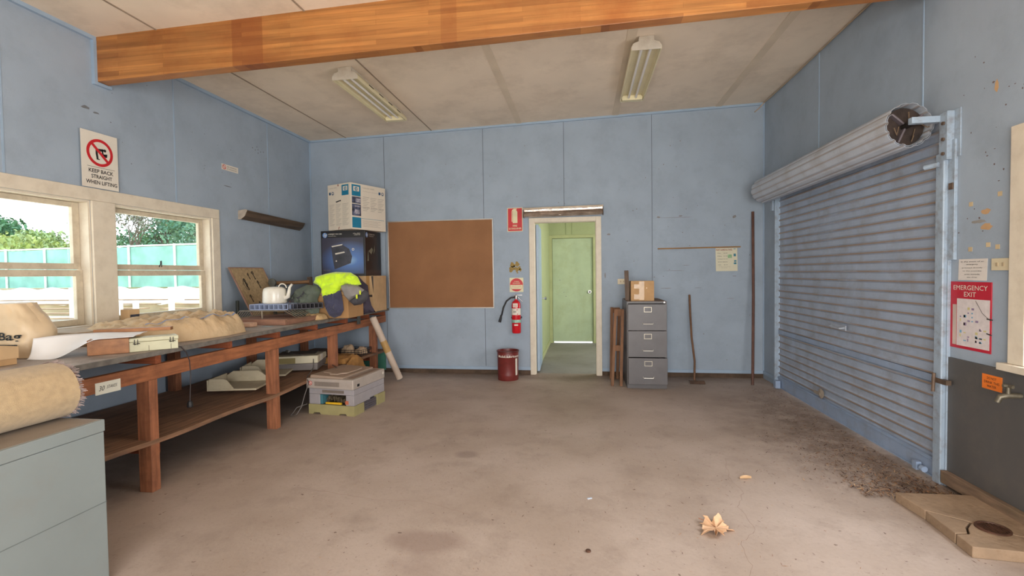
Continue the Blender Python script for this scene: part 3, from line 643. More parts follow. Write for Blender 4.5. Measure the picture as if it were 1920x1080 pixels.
for (a0, a1, b0, b1) in ((-.16, .16, -.1, -.096), (-.16, .16, .096, .1), (-.16, -.156, -.096, .096), (.156, .16, -.096, .096)): m_.box(a0, a1, b0, b1, 0, .085, T)
m_.box(-.156, .156, -.096, .096, 0, .004, T); m_.build('carton_body', card, cb_, world=True)
m_ = MB(); m_.box(-.166, .166, -.106, -.101, .035, .1, T); m_.box(-.166, .166, .101, .106, .035, .1, T); m_.box(.161, .166, -.101, .101, .035, .1, T); m_.box(-.166, -.161, -.101, .101, .035, .1, T); m_.build('carton_sleeve', card2, cb_, world=True)
# brown folder, white paper, timber drawer
m_ = MB(); m_.grid(lambda u, v: (-4.0+.62*u+.12*v, 2.84+.62*v-.08*u, BT+.105+.004*sin(u*4)), 12, 8)
fdw = empty('flat_carton', (-3.6, 3.1, BT), label='thin greyish-brown cardboard carton lying flat below the window', cat='carton')
bx(0, .42, 0, .5, 0, .10, Matrix.Translation((-3.92, 2.92, BT)) @ Matrix.Rotation(R_(0), 4, 'Z')).build('carton_body', mat('grey_card', C(178, 156, 130), .85, .06, 6), fdw, world=True, bevel=.003)
wood_or = mat('orange_timber', C(160, 108, 66), .5, .14, 4, .05, 20, stretch=(1, 7, 7), dirt=C(120, 70, 40), damt=.4)
dr = empty('wooden_box', (-3.15, 2.75, BT), label='shallow reddish timber box on the bench, half under white paper', cat='drawer')
dirx = Vector((.53, .40, 0)).normalized(); T = Matrix.Translation((-3.13, 2.492, BT)) @ Matrix.Rotation(math.atan2(.235, .27), 4, 'Z')
bx(.135, .34, 0, .018, 0, .094, T).build('front', wood_or, dr, world=True, bevel=.002)
bx(.135, .153, .0185, .40, 0, .094, T).build('side', wood_or, dr, world=True, bevel=.002)
bx(.322, .34, .0185, .40, 0, .096, T).build('side', wood_or, dr, world=True, bevel=.002)
bx(.1535, .3215, .0185, .40, .084, .096, T).build('base', wood_or, dr, world=True)
pp = MB()
low = [Vector(q) for q in ((-3.27, 2.43, .8675), (-3.13, 2.475, .8675), (-3.055, 2.53, .915), (-2.99, 2.585, .962), (-2.92, 2.648, .968), (-2.84, 2.715, .969))]
high = [Vector(q) for q in ((-3.295, 2.49, .985), (-3.26, 2.62, .99), (-3.21, 2.76, .985), (-3.15, 2.84, .98), (-3.08, 2.90, .975), (-2.98, 2.96, .973))]
def along(P, u):
    k = min(len(P)-2, int(u*(len(P)-1))); t = u*(len(P)-1)-k; p = [P[max(0, k-1)], P[k], P[k+1], P[min(len(P)-1, k+2)]]
    return .5*((2*p[1])+(p[2]-p[0])*t+(2*p[0]-5*p[1]+4*p[2]-p[3])*t*t+(3*p[1]-p[0]-3*p[2]+p[3])*t**3)
def paper(u, v):
    a_, b_ = along(low, u), along(high, u); p = a_.lerp(b_, v); k = max(0, 1-u*1.9)
    p.z = a_.z+(b_.z-a_.z)*(v**(1+1.2*k)); return (p.x, p.y, p.z+.004*max(0, u-.85)*6*abs(sin(v*7)))
pp.grid(paper, 48, 16)
tag(pp.build('paper_sheet', mat('plan_paper', C(240, 238, 236), .6, .01), smooth=True, solid=.002), 'large white paper sheet draped over the timber drawer and curling down to the bench', 'paper')
m_ = MB(); T2 = Matrix.Translation((-3.16, 2.86, BT+.111)) @ Matrix.Rotation(R_(28), 4, 'Z'); m_.box(-.1, .34, 0, .06, 0, .022, T2)
tag(m_.build('timber_batten', wood_or, bevel=.002), 'short flat timber batten lying across the white paper beside the canvas sack', 'timber')
# cream metal box
mb_m = mat('cream_metal', C(204, 200, 168), .45, .05, 8, dirt=C(150, 140, 110), damt=.3)
mbx = empty('metal_box', (-2.85, 2.86, BT), label='cream metal box with two latches on the bench edge', cat='box')
ang = math.atan2(2.892-2.728, -2.722+2.893); T = Matrix.Translation((-2.885, 2.722, BT)) @ Matrix.Rotation(R_(50), 4, 'Z')
bx(0, .265, 0, .14, 0, .062, T).build('box_body', mb_m, mbx, world=True, bevel=.003)
lid = bx(-.003, .268, -.003, .143, .0635, .088, T).build('lid', mb_m, mbx, world=True, bevel=.004)
for u in (.035, .225):
    m_ = MB(); m_.box(u-.006, u-.002, -.007, -.0035, .045, .08, T); m_.box(u+.01, u+.014, -.007, -.0035, .045, .08, T); m_.tube([(u-.012, -.008, .055), (u, -.012, .05), (u+.012, -.008, .055), (u+.024, -.008, .052)], .0025, 6, T=T); m_.build('latch', steel_dark, mbx, world=True)
for u in (.105, .225): bx(u-.0015, u+.0015, -.0012, -.0001, .002, .036, T).build('seam', mat('seam_dark', C(110, 100, 80), .6), mbx, world=True)
# canvas sack
canvas = mat('canvas', C(206, 178, 140), .9, .08, 5, .6, 26, dirt=C(158, 118, 72), damt=.4, dscale=5)
sk = MB()
out = [(-3.98, 3.36), (-3.7, 3.06), (-3.35, 2.93), (-3.12, 3.02), (-2.98, 3.16), (-2.9, 3.34), (-2.86, 3.58), (-2.90, 3.84), (-3.08, 4.0), (-3.3, 4.06), (-3.6, 4.1), (-3.85, 4.05), (-3.9, 3.8)]
out = [(max(-3.89, a_), b_) for a_, b_ in out]
def skT(x, y):
    return .11+.06*min(1, max(0, (y-3.35)/.45))+.03*max(0, sin((y-3.0)*5))-.03*max(0, min(1, (-3.45-x)*2))
pillow(sk, out, lambda u, v, t: (u, v, BT+max(0, t)), skT, D=.12, res=.018, wr=.026, ws=9.5, seed=2)
sko = tag(sk.build('canvas_sack', canvas, smooth=True), 'crumpled beige canvas sack with a blue stripe lying on the bench below the far window', 'sack')
stp = MB(); pth = []
m_ = MB(); blue_st = mat('stripe_blue', C(128, 140, 168), .85)
# the stripe follows the sack surface
import bisect
skv = [(v.co+sko.location) for v in sko.data.vertices]
def sackz(x, y):
    b_ = sorted(((v.x-x)**2+(v.y-y)**2, v.z) for v in skv if v.z > BT+.01)[:4]; return sum(q[1] for q in b_)/4
for i in range(28):
    u = i/27; x = -3.16+.20*u; y = 3.12+.66*u; x += .03*sin(u*3); pth.append((x, y, sackz(x, y)+.012))
m_ = MB()
for p0, p1 in zip(pth, pth[1:]): m_.beam(p0, p1, .016, .003)
m_.build('stripe', blue_st, sko, world=True)
m_ = bx(-3.925, -3.84, 3.64, 3.74, .9005, 1.075)
scn = tag(m_.build('carton', card2, bevel=.002), 'small carton with a dark printed label standing on the sill behind the canvas sack', 'box')
bx(-3.8395, -3.838, 3.65, 3.735, .945, 1.03).build('printed_label', mat('label_dark', C(70, 72, 86), .6, .2, 30), scn, world=True)
# cord from the bench
cd_m = mat('cord_dark', C(52, 42, 42), .5)
cr_ = empty('power_cord', (-2.75, 3.03, .45), label='thin dark power cord hanging over the bench edge with its plug dangling', cat='cord')
m_ = MB(); m_.tube([(-2.80, 2.92, BT+.005), (-2.772, 2.955, BT+.006), (-2.750, 2.985, .865), (-2.742, 3.02, .82), (-2.742, 3.045, .76), (-2.742, 3.052, .66), (-2.744, 3.046, .55), (-2.744, 3.04, .47)], .0035, 8); m_.build('cable', cd_m, cr_, world=True, smooth=True)
m_ = MB(); m_.lathe([(0, .022), (.012, .02), (.017, .008), (.02, -.012), (.018, -.022), (0, -.023)], seg=16, T=Matrix.Translation((-2.744, 3.04, .452))); m_.build('plug', black, cr_, world=True, smooth=True)
# ------------------------------------------------------------------ on the bench, far end
old_w = mat('old_board', C(150, 108, 86), .85, .15, 5, .15, 40, stretch=(1, 6, 6), dirt=C(110, 84, 70), damt=.4)
old_wy = mat('old_board_y', C(146, 104, 82), .85, .15, 5, .15, 40, stretch=(6, 1, 6), dirt=C(110, 84, 70), damt=.4)
brd = empty('timber_tray', (-3.3, 4.8, BT), label='wide weathered timber board under the wire rack, on the bench', cat='board')
bx(-3.62, -2.87, 4.36, 4.40, BT, .921).build('edge_strip', old_w, brd, world=True, bevel=.003)
bx(-2.9, -2.865, 4.4005, 4.95, BT, .915).build('edge_strip', old_wy, brd, world=True, bevel=.003)
bx(-3.62, -2.9005, 4.4005, 5.15, BT+.001, .905).build('board', old_w, brd, world=True, bevel=.003)
m_ = bx(-3.42, -3.1, 4.17, 4.27, BT, .905, None); tag(m_.build('timber_offcut', mat('pale_timber', C(206, 164, 136), .8, .1, 6, stretch=(1, 6, 6)), bevel=.006), 'short pale timber offcut lying on the bench in front of the weathered board', 'timber')
m_ = MB(); m_.lathe([(0, 0), (.05, .0), (.055, .006), (.02, .016), (0, .018)], c=(-3.08, 3.98, BT), seg=20); tag(m_.build('rubber_cap', black, smooth=True), 'flat black cap lying on the bench beside the canvas sack', 'cap')
tag(bx(-3.04, -2.93, 4.24, 4.28, BT, BT+.0012, None).build('glass_slip', mat('slip', C(170, 200, 205), .2)), 'small pale slip lying flat on the bench by the timber offcut', 'slip')
# pegboard with keys leaning on the wall
pg = empty('key_board', (-3.83, 5.2, BT), label='tan pinboard panel with keys and hooks leaning on the left wall', cat='board')
fr = Fr((-3.70, 4.98, .885), Vector((-.02, 1, 0)), Vector((-.19, -.28, 1)).normalized() if 0 else Vector((-.2, 0, 1)).normalized())
fr = Fr((-3.72, 5.06, .885), (0, 1, 0), Vector((-.28, -.30, 1)).normalized())
def par(u, v): return (u, v)
m_ = MB(); fr.rect(m_, 0, .56, 0, .60, -.006, .006); m_.build('panel', mat('peg_tan', C(166, 142, 106), .8, .12, 40, .3, 120), pg, world=True)
m_ = MB(); fr.rect(m_, -.012, 0, -.01, .61, -.008, .01); fr.rect(m_, 0, .56, .60, .61, -.008, .01); fr.rect(m_, .56, .57, -.01, .61, -.008, .01); m_.build('frame', mat('peg_frame', C(150, 116, 98), .7, .1), pg, world=True)
def key(u, v, parent, s=1):
    m_ = MB(); fr.ring(m_, u, v, .006*s, .012*s, .008, .010, 14); fr.rect(m_, u-.003*s, u+.003*s, v-.055*s, v-.012*s, .008, .010); fr.rect(m_, u+.003*s, u+.009*s, v-.052*s, v-.044*s, .008, .010); fr.rect(m_, u+.003*s, u+.008*s, v-.038*s, v-.032*s, .008, .010)
    m_.tube([fr.p(u, v+.013*s, .004), fr.p(u, v+.013*s, .02)], .002, 6); return m_
for i, (u, v, s) in enumerate(((.13, .45, 1.6), (.14, .40, 1.3), (.11, .25, 1.3), (.21, .16, 1.2), (.33, .54, 1.5), (.35, .42, 1.4), (.24, .52, 1.1))):
    key(u, v, pg, s).build('key', steel_dark, pg, world=True)
m_ = MB()
for i in range(60):
    a_ = i*.4; 
m_.tube([fr.p(.11+.022*cos(a_*.5), .42+.05*sin(a_*.5)-.002*i, .014+.003*(i % 3)) for i, a_ in enumerate([k*.5 for k in range(26)])], .0018, 5); m_.build('wire_loop', black, pg, world=True)
m_ = MB(); m_.tube([(-3.82, 4.93, .88), (-3.86, 4.985, 1.07)], .018, 14); tag(m_.build('black_tube', mat('tube_black', C(52, 58, 56), .35), smooth=True), 'short dark tube leaning by the foot of the key board', 'tube')
# timber roller frame behind the teapot
rf = empty('dowel_roller', (-3.35, 5.75, BT), label='old wooden dowel roller on a dark upright, behind the teapot', cat='frame')
m_ = MB(); m_.tube([(-3.80, 5.48, 1.258), (-3.52, 5.66, 1.265), (-3.42, 5.72, 1.27)], .022, 14); m_.build('dowel', mat('dowel', C(126, 92, 58), .6, .15, 8), rf, world=True, smooth=True)
m_ = MB(); m_.beam((-3.38, 5.72, .868), (-3.425, 5.74, 1.33), .04, .05, up=(1, 0, 0)); m_.build('upright', mat('dark_wood', C(84, 66, 54), .7, .1), rf, world=True)
m_ = MB(); m_.beam((-3.70, 5.43, .868), (-3.70, 5.43, 1.29), .03, .03, up=(1, 0, 0)); m_.lathe([(0, -.02), (.045, -.012), (.05, .012), (0, .02)], seg=20, T=Matrix.Translation((-3.70, 5.39, 1.27)) @ Matrix.Rotation(R_(90), 4, 'X')); m_.build('upright', mat('clamp_grey', C(96, 96, 90), .5, .1), rf, world=True)
# wire rack and blue grate and teapot
wire = mat('rack_wire', C(156, 142, 122), .45, .1, 20, metal=.5)
rk = empty('wire_rack', (-3.4, 4.9, .906), label='dusty wire dish rack standing on the weathered board', cat='rack')
m_ = MB(); z1 = .985; z0_ = .910; xa, xb, ya, yb_ = -3.555, -3.04, 4.62, 5.03
m_.tube([(xa, ya, z1), (xb, ya, z1), (xb, yb_, z1), (xa, yb_, z1), (xa, ya, z1)], .004, 6); m_.build('rim', wire, rk, world=True)
m_ = MB()
for i in range(11):
    y = ya+(yb_-ya)*i/10; m_.tube([(xa, y, z1), (xa-.05, y-.03, z0_), (xa-.005, y, z0_)], .0028, 5)
for i in range(9):
    y = ya+(yb_-ya)*i/8; m_.tube([(xb, y, z1), (xb+.13, y, z0_+.005)], .0028, 5)
m_.tube([(xb+.06, ya, .95), (xb+.06, yb_, .95)], .0028, 5); m_.tube([(xb+.13, ya, z0_+.005), (xb+.13, yb_, z0_+.005)], .003, 5); m_.tube([(xa-.05, ya, z0_+.002), (xa-.05, yb_, z0_+.002)], .003, 5)
tag(m_.build('side_wires', wire, rk, world=True), kind='stuff')
m_ = MB(); 
for i in range(15): x = xa+(xb-xa)*(i+.5)/15; m_.tube([(x, ya, z1-.002), (x, yb_, z1-.002)], .002, 5)
m_.tube([(-3.3, ya+.003, z0_-.004), (-3.3, ya+.003, z1)], .008, 8); m_.build('shelf_wires', wire, rk, world=True)
gr_m = mat('grate_blue', C(160, 172, 200), .5, .06, 8); gr_d = mat('grate_dark', C(74, 72, 78), .5, .08, 8)
gt_ = empty('slotted_grate', (-3.4, 4.9, .99), label='blue-grey slotted plastic grate under the teapot', cat='grate')
T = Matrix.Translation((-3.47, 4.66, .990)) @ Matrix.Rotation(R_(4), 4, 'Z')
def grate(m_, L_, n, T):
    m_.box(0, L_, 0, .006, 0, .010, T); m_.box(0, L_, 0, .006, .056, .062, T)
    for i in range(n+1): x = (L_-.006)*i/n; m_.box(x, x+.006, 0, .16, 0, .061, T)
    m_.box(0, L_, .154, .16, 0, .06, T)
    return m_
grate(MB(), .42, 8, T).build('front_section', gr_m, gt_, world=True)
T2 = T @ Matrix.Translation((.424, 0.003, 0)) @ Matrix.Rotation(R_(46), 4, 'Z')
grate(MB(), .36, 8, T2).build('side_section', gr_d, gt_, world=True)
bx(0, .42, .161, .34, .050, .061, T).build('top_section', gr_m, gt_, world=True)
enam = mat('white_enamel', C(236, 230, 216), .22, .02, 6, dirt=C(200, 170, 130), damt=.3, dscale=12)
tp = empty('teapot', (-3.30, 4.84, 1.042), label='white enamel teapot standing on the blue-grey grate', cat='teapot')
pc = (-3.30, 4.84, 1.0525)
m_ = MB(); m_.lathe([(0, 0), (.112, 0), (.120, .008), (.122, .02), (.118, .12), (.112, .150), (.100, .165), (.094, .168), (.088, .16), (0, .155)], c=pc, seg=48); m_.build('pot_body', enam, tp, world=True, smooth=True)
m_ = MB(); m_.lathe([(.09, .166), (.075, .176), (.02, .18), (0, .18)], c=pc, seg=32); m_.build('lid', enam, tp, world=True, smooth=True)
d = Vector((.95, .05, 0)).normalized(); c0 = Vector(pc)
m_ = MB(); m_.tube([c0+d*.108+Vector((0, 0, .055)), c0+d*.150+Vector((0, 0, .07)), c0+d*.162+Vector((0, 0, .12)), c0+d*.172+Vector((0, 0, .17)), c0+d*.20+Vector((0, 0, .205))], [.026, .022, .018, .014, .011], 14); m_.build('spout', enam, tp, world=True, smooth=True)
m_ = MB(); e_ = d; m_.tube([c0+e_*(.045+.045*(1-cos(a_)))+Vector((0, 0, .165+.045*sin(a_))) for a_ in [pi*k/12 for k in range(13)]], .006, 10); m_.build('handle', enam, tp, world=True, smooth=True)
# glass jars
glass_t = bpy.data.materials.new('jar_glass'); glass_t.use_nodes = True; glass_t.node_tree.nodes['Principled BSDF'].inputs['Transmission Weight'].default_value = .85; glass_t.node_tree.nodes['Principled BSDF'].inputs['Roughness'].default_value = .12; glass_t.node_tree.nodes['Principled BSDF'].inputs['Base Color'].default_value = (.8, .84, .82, 1)
for (x, y, lab) in ((-3.22, 5.32, 'cloudy glass jar behind the teapot, nearer the timber roller'), (-3.11, 5.24, 'cloudy glass jar beside the grey-green jacket')):
    jr = empty('glass_jar', (x, y, BT), label=lab, cat='jar', group='glass jars on the bench')
    MB().lathe([(0, 0), (.046, 0), (.05, .006), (.05, .13), (.042, .15), (.042, .156)], c=(x, y, BT), seg=28).build('jar_body', glass_t, jr, world=True, smooth=True)
    MB().lathe([(.042, .157), (.045, .158), (.045, .175), (0, .176)], c=(x, y, BT), seg=28).build('lid', mat('jar_lid', C(196, 196, 188), .35, metal=.4), jr, world=True, smooth=True)
# clothes carton with hi-vis shirt and jackets
cc = empty('carton', (-2.83, 5.5, BT), label='brown cardboard carton buried under clothes at the bench end', cat='box')
T = Matrix.Translation((-2.87, 5.16, BT)) @ Matrix.Rotation(R_(38), 4, 'Z')
bx(-.32, .0, -.0, .34, 0, .25, T).build('carton_body', card, cc, world=True, bevel=.004) if 0 else None
T = Matrix.Translation((-2.86, 5.10, BT))
bx(-.28, .27, .0, .38, 0, .26, T).build('carton_body', mat('cardboard_dark', C(176, 134, 88), .85, .08, 6, dirt=C(130, 92, 56), damt=.5), cc, world=True, bevel=.004)
bx(-.282, .272, -.002, .382, .262, .30, T).build('carton_lid', card, cc, world=True, bevel=.003)
hv = mat('hivis_yellow', C(206, 240, 40), .8, .06, 8, .15, 60, sheen=.4); navy = mat('navy_cloth', C(64, 64, 86), .85, .1, 8, .15, 60, sheen=.3); greyc = mat('grey_cloth', C(140, 134, 130), .8, .08, 8, .15, 60); dkc = mat('dark_cloth', C(70, 68, 72), .85, .12, 8, .2, 60); grn = mat('greygreen_cloth', C(96, 104, 92), .85, .12, 8, .2, 60)
sh = empty('hivis_shirt', (-2.75, 5.2, BT+.3), label='yellow hi-vis work shirt with navy sleeve draped over the carton', cat='shirt')
F2 = lambda y0, lean=0: (lambda u, v, t: (u, y0-t+lean*(v-1.1), v))
m_ = MB(); pillow(m_, [(-3.0, 1.262), (-2.97, 1.335), (-2.86, 1.365), (-2.74, 1.385), (-2.56, 1.375), (-2.48, 1.33), (-2.43, 1.24), (-2.5, 1.225), (-2.62, 1.25), (-2.68, 1.19), (-2.68, 1.155), (-2.70, 1.12), (-2.80, 1.10), (-2.875, 1.08), (-2.885, 1.18), (-2.93, 1.235)], F2(5.075, .16), .05, D=.05, res=.015, wr=.022, ws=15, back=.06, seed=5); m_.build('yellow_body', hv, sh, world=True, smooth=True)
m_ = MB(); pillow(m_, [(-2.88, 1.13), (-2.80, 1.16), (-2.66, 1.18), (-2.635, 1.05), (-2.625, .96), (-2.66, .90), (-2.74, .872), (-2.80, .9), (-2.845, .99)], F2(5.07, .04), .05, D=.06, res=.016, wr=.02, ws=15, back=.03, seed=6); m_.build('navy_sleeve', navy, sh, world=True, smooth=True)
gj = empty('grey_garment', (-2.5, 5.3, 1.1), label='grey garment with yellow tabs draped over the right of the carton', cat='clothing')
m_ = MB(); pillow(m_, [(-2.66, 1.235), (-2.58, 1.255), (-2.46, 1.23), (-2.38, 1.18), (-2.40, 1.13), (-2.5, 1.09), (-2.56, 1.06), (-2.62, 1.12)], F2(5.07, .1), .05, D=.04, res=.018, wr=.014, ws=10, back=.05, seed=8); m_.build('grey_panel', greyc, gj, world=True, smooth=True)
m_ = MB(); pillow(m_, [(-2.56, 1.06), (-2.5, 1.10), (-2.38, 1.185), (-2.335, 1.15), (-2.35, 1.07), (-2.42, 1.02), (-2.5, 1.01)], F2(5.07, .1), .05, D=.04, res=.018, wr=.014, ws=12, back=.05, seed=9); m_.build('dark_panel', dkc, gj, world=True, smooth=True)
hy = mat('tab_yellow', C(214, 226, 60), .7)
for (u, v) in ((-2.445, 1.11), (-2.405, 1.155)): bx(u-.008, u+.008, 5.012, 5.022, v-.022, v+.022).build('yellow_tab', hy, gj, world=True)
jk = empty('navy_jacket', (-2.45, 5.5, BT), label='dark navy jacket hanging down the right end of the carton', cat='jacket')
m_ = MB(); pillow(m_, [(-2.58, 1.34), (-2.5, 1.36), (-2.42, 1.27), (-2.36, 1.22), (-2.345, 1.08), (-2.32, .98), (-2.27, .90), (-2.43, .87), (-2.44, 1.0), (-2.47, 1.15)], lambda u, v, t: (u-.20, 5.55-t, v), .06, D=.06, res=.02, wr=.02, ws=10, back=.05, seed=11); m_.build('jacket_body', mat('jacket_navy', C(66, 58, 72), .85, .1, 8), jk, world=True, smooth=True)
bx(-2.63, -2.61, 5.42, 5.43, .90, .95).build('yellow_tab', hy, jk, world=True)
gj2 = empty('green_jacket', (-3.05, 5.2, BT), label='grey-green jacket heaped at the left of the carton', cat='jacket')
m_ = MB(); pillow(m_, [(-3.20, .87), (-3.235, 1.02), (-3.22, 1.12), (-3.17, 1.2), (-3.06, 1.245), (-2.95, 1.235), (-2.89, 1.17), (-2.93, 1.08), (-2.90, .98), (-2.92, .87)], F2(5.06, .1), .1, D=.07, res=.018, wr=.035, ws=11, back=.03, seed=12); m_.build('jacket_body', grn, gj2, world=True, smooth=True)
m_ = MB(); pillow(m_, [(-3.22, 1.0), (-3.235, 1.06), (-3.17, 1.17), (-3.05, 1.215), (-2.93, 1.2), (-3.0, 1.13), (-3.1, 1.06), (-3.16, .98)], F2(5.02, .1), .05, D=.05, res=.018, wr=.02, ws=13, back=.03, seed=13); m_.build('jacket_hood', dkc, gj2, world=True, smooth=True)
m_ = MB(); m_.tube([(-3.21, 4.985, 1.06), (-3.19, 4.97, 1.02), (-3.17, 4.97, .99)], .012, 8); m_.build('pink_cord', mat('cord_pink', C(230, 120, 110), .6), gj2, world=True, smooth=True)
m_ = MB(); pillow(m_, [(-3.02, 4.90), (-2.9, 4.86), (-2.82, 4.93), (-2.80, 5.04), (-2.83, 5.085), (-2.98, 5.075)], lambda u, v, t: (u, v, BT+max(0, t)), .06, D=.06, res=.016, wr=.016, ws=14, seed=14)
tag(m_.build('cloth_bag', mat('beige_cloth', C(200, 166, 118), .85, .08, 8), smooth=True), 'crumpled beige cloth bag on the bench in front of the grey-green jacket', 'bag')
# black strap hanging over the bench edge
m_ = MB(); m_.tube([(-2.56, 5.03, 1.10), (-2.57, 5.03, .98), (-2.615, 5.05, .895), (-2.74, 5.3, .885)], .012, 6)
m_ = MB(); m_.box(-2.5845, -2.56, 5.40, 5.47, BT, 1.06); m_.box(-2.70, -2.56, 5.40, 5.47, BT-.0, BT+.0)
m_ = MB()
for p0, p1 in zip([(-2.600, 5.08, 1.07), (-2.598, 5.07, .93), (-2.64, 5.07, .878), (-2.742, 5.09, .874), (-2.744, 5.10, .80)], [(-2.598, 5.07, .93), (-2.64, 5.07, .878), (-2.742, 5.09, .874), (-2.744, 5.10, .80), (-2.742, 5.12, .745)]): m_.beam(p0, p1, .06, .008, up=(1, 0, .3) if abs(p1[2]-p0[2]) > .03 else (0, 0, 1))
# ------------------------------------------------------------------ printer cartons in the corner
wht = mat('carton_white', C(226, 214, 196), .7, .02, 6, dirt=C(200, 180, 156), damt=.2); blk_c = mat('carton_black', C(30, 28, 32), .35, .1, 4); teal = mat('print_teal', C(20, 122, 156), .5, .03); grey_ink = mat('grey_ink', C(150, 140, 130), .6)
bx0 = empty('carton', (-3.1, 6.3, BT), label='brown carton under the black printer box, printed and taped', cat='box')
bx(-3.42, -2.685, 5.99, 6.40, BT, 1.335).build('carton_body', card2, bx0, world=True, bevel=.004)
fr = Fr((-2.685, 5.9895, .9), (1, 0, 0), (0, 0, 1)); m_ = MB(); fr.rect(m_, -.10, -.055, .25, .435, 0, .001); fr.rect(m_, -.085, -.062, .10, .25, 0, .001); m_.build('tape', mat('parcel_tape', C(176, 128, 62), .4), bx0, world=True)
m_ = MB(); fr.rect(m_, -.11, -.02, .16, .19, 0, .0012); fr.poly(m_, [(-.03, .43), (-.002, .43), (-.002, .2)], 0, .0012); m_.build('printed_mark', mat('print_dark', C(60, 48, 42), .5), bx0, world=True)
b1 = empty('printer_carton', (-3.15, 6.37, 1.337), label='black printer box with a blue glowing printer picture, second in the corner stack', cat='box', group='printer cartons stacked in the corner')
x0, x1, y0, y1, z0, z1 = -3.465, -2.84, 6.10, 6.60, 1.337, 1.94
bx(x0, x1, y0, y1, z0, z1).build('carton_body', blk_c, b1, world=True, bevel=.003)
fr = Fr((x0, y0-.0004, z0), (1, 0, 0), (0, 0, 1))
pm = bpy.data.materials.new('glow_print'); pm.use_nodes = True; nt = pm.node_tree; bs = nt.nodes['Principled BSDF']; L = nt.links.new
tc = nd(nt, 'ShaderNodeTexCoord'); mp = nd(nt, 'ShaderNodeMapping'); L(tc.outputs['Generated'], mp.inputs[0]); mp.inputs['Location'].default_value = (-.66, 0, -.48); mp.inputs['Scale'].default_value = (1, 0, 1.3)
ln = nd(nt, 'ShaderNodeVectorMath'); ln.operation = 'LENGTH'; L(mp.outputs[0], ln.inputs[0]); r = nd(nt, 'ShaderNodeValToRGB'); L(ln.outputs['Value'], r.inputs[0])
r.color_ramp.elements[0].color = C(150, 190, 226); r.color_ramp.elements[1].color = C(62, 60, 76); r.color_ramp.elements[1].position = .72; e = r.color_ramp.elements.new(.2); e.color = C(84, 124, 190); L(r.outputs[0], bs.inputs['Base Color']); bs.inputs['Roughness'].default_value = .3
m_ = MB(); fr.rect(m_, .015, .60, .03, .51, 0, .001); m_.build('picture_panel', pm, b1, world=True)
m_ = MB(); fr.poly(m_, [(.145, .40), (.30, .42), (.40, .36), (.44, .26), (.42, .17), (.19, .09), (.17, .2)], .001, .002); m_.build('printer_picture', mat('print_printer', C(62, 62, 72), .4, .2, 9), b1, world=True)
m_ = MB(); fr.poly(m_, [(.20, .305), (.33, .325), (.34, .31), (.205, .285)], .002, .0024); fr.disc(m_, .215, .20, .01, .002, .0024, 12); fr.poly(m_, [(.15, .40), (.31, .425), (.30, .41), (.16, .385)], .002, .0024); m_.build('printer_picture', plate_w, b1, world=True)
m_ = MB(); fr.ring(m_, .455, .352, .010, .017, .001, .0016, 16); m_.build('printed_mark', plate_w, b1, world=True)
blu = mat('logo_blue', C(96, 140, 200), .4)
def hp(fr, u, v, r_, parent, t=.001, disc=True, c1=blu, c2=plate_w):
    if disc: m_ = MB(); fr.disc(m_, u, v, r_, t, t+.0006, 28); m_.build('round_logo', c1, parent, world=True)
    m_ = MB(); s = r_
    fr.poly(m_, [(u-.55*s, v-.45*s), (u-.38*s, v-.45*s), (u+.0*s, v+.95*s), (u-.18*s, v+.95*s)], t+.0006, t+.0012)
    fr.poly(m_, [(u-.12*s, v+.42*s), (u-.02*s, v+.42*s), (u+.1*s, v+.25*s), (u-.05*s, v-.45*s), (u-.2*s, v-.45*s), (u-.05*s, v+.22*s)], t+.0006, t+.0012)
    fr.poly(m_, [(u+.02*s, v-.95*s), (u+.2*s, v-.95*s), (u+.55*s, v+.42*s), (u+.38*s, v+.42*s)], t+.0006, t+.0012)
    fr.poly(m_, [(u+.38*s, v+.42*s), (u+.65*s, v+.42*s), (u+.78*s, v+.25*s), (u+.62*s, v-.35*s), (u+.22*s, v-.4*s), (u+.26*s, v-.22*s), (u+.48*s, v-.2*s), (u+.58*s, v+.2*s), (u+.34*s, v+.25*s)], t+.0006, t+.0012)
    m_.build('round_logo', c2, parent, world=True)
hp(fr, .06, .545, .034, b1)
fr.text('LASERJET PRO 300', .105, .30, .548, .566, .001, plate_w, b1, bold=.02); fr.text('COLOR MFP M375nw', .108, .22, .528, .538, .001, plate_w, b1)
fr.text('M375nw CE903A', .46, .56, .555, .568, .001, plate_w, b1); fr.text('LASERJET PRO', .475, .56, .535, .548, .001, plate_w, b1); fr.text('What is in the box', .03, .13, .075, .085, .001, grey_ink, b1)
fr = Fr((x1+.0004, y0, z0), (0, 1, 0), (0, 0, 1)); hp(fr, .05, .545, .034, b1); fr.text('LASERJET PRO', .12, .3, .55, .565, .001, plate_w, b1); fr.text('COLOR MFP', .12, .26, .53, .54, .001, plate_w, b1)
m_ = MB(); fr.poly(m_, [(.1, .33), (.2, .38), (.24, .35), (.18, .29)], 0, .001); fr.poly(m_, [(.06, .2), (.09, .34), (.1, .2)], 0, .001); fr.poly(m_, [(.25, .3), (.29, .42), (.3, .34)], 0, .001); m_.build('printed_mark', mat('print_greygreen', C(120, 120, 104), .5), b1, world=True)
m_ = MB(); fr.rect(m_, .01, .49, .0, .075, 0, .001); m_.build('printed_band', mat('print_brown', C(74, 60, 54), .5), b1, world=True)
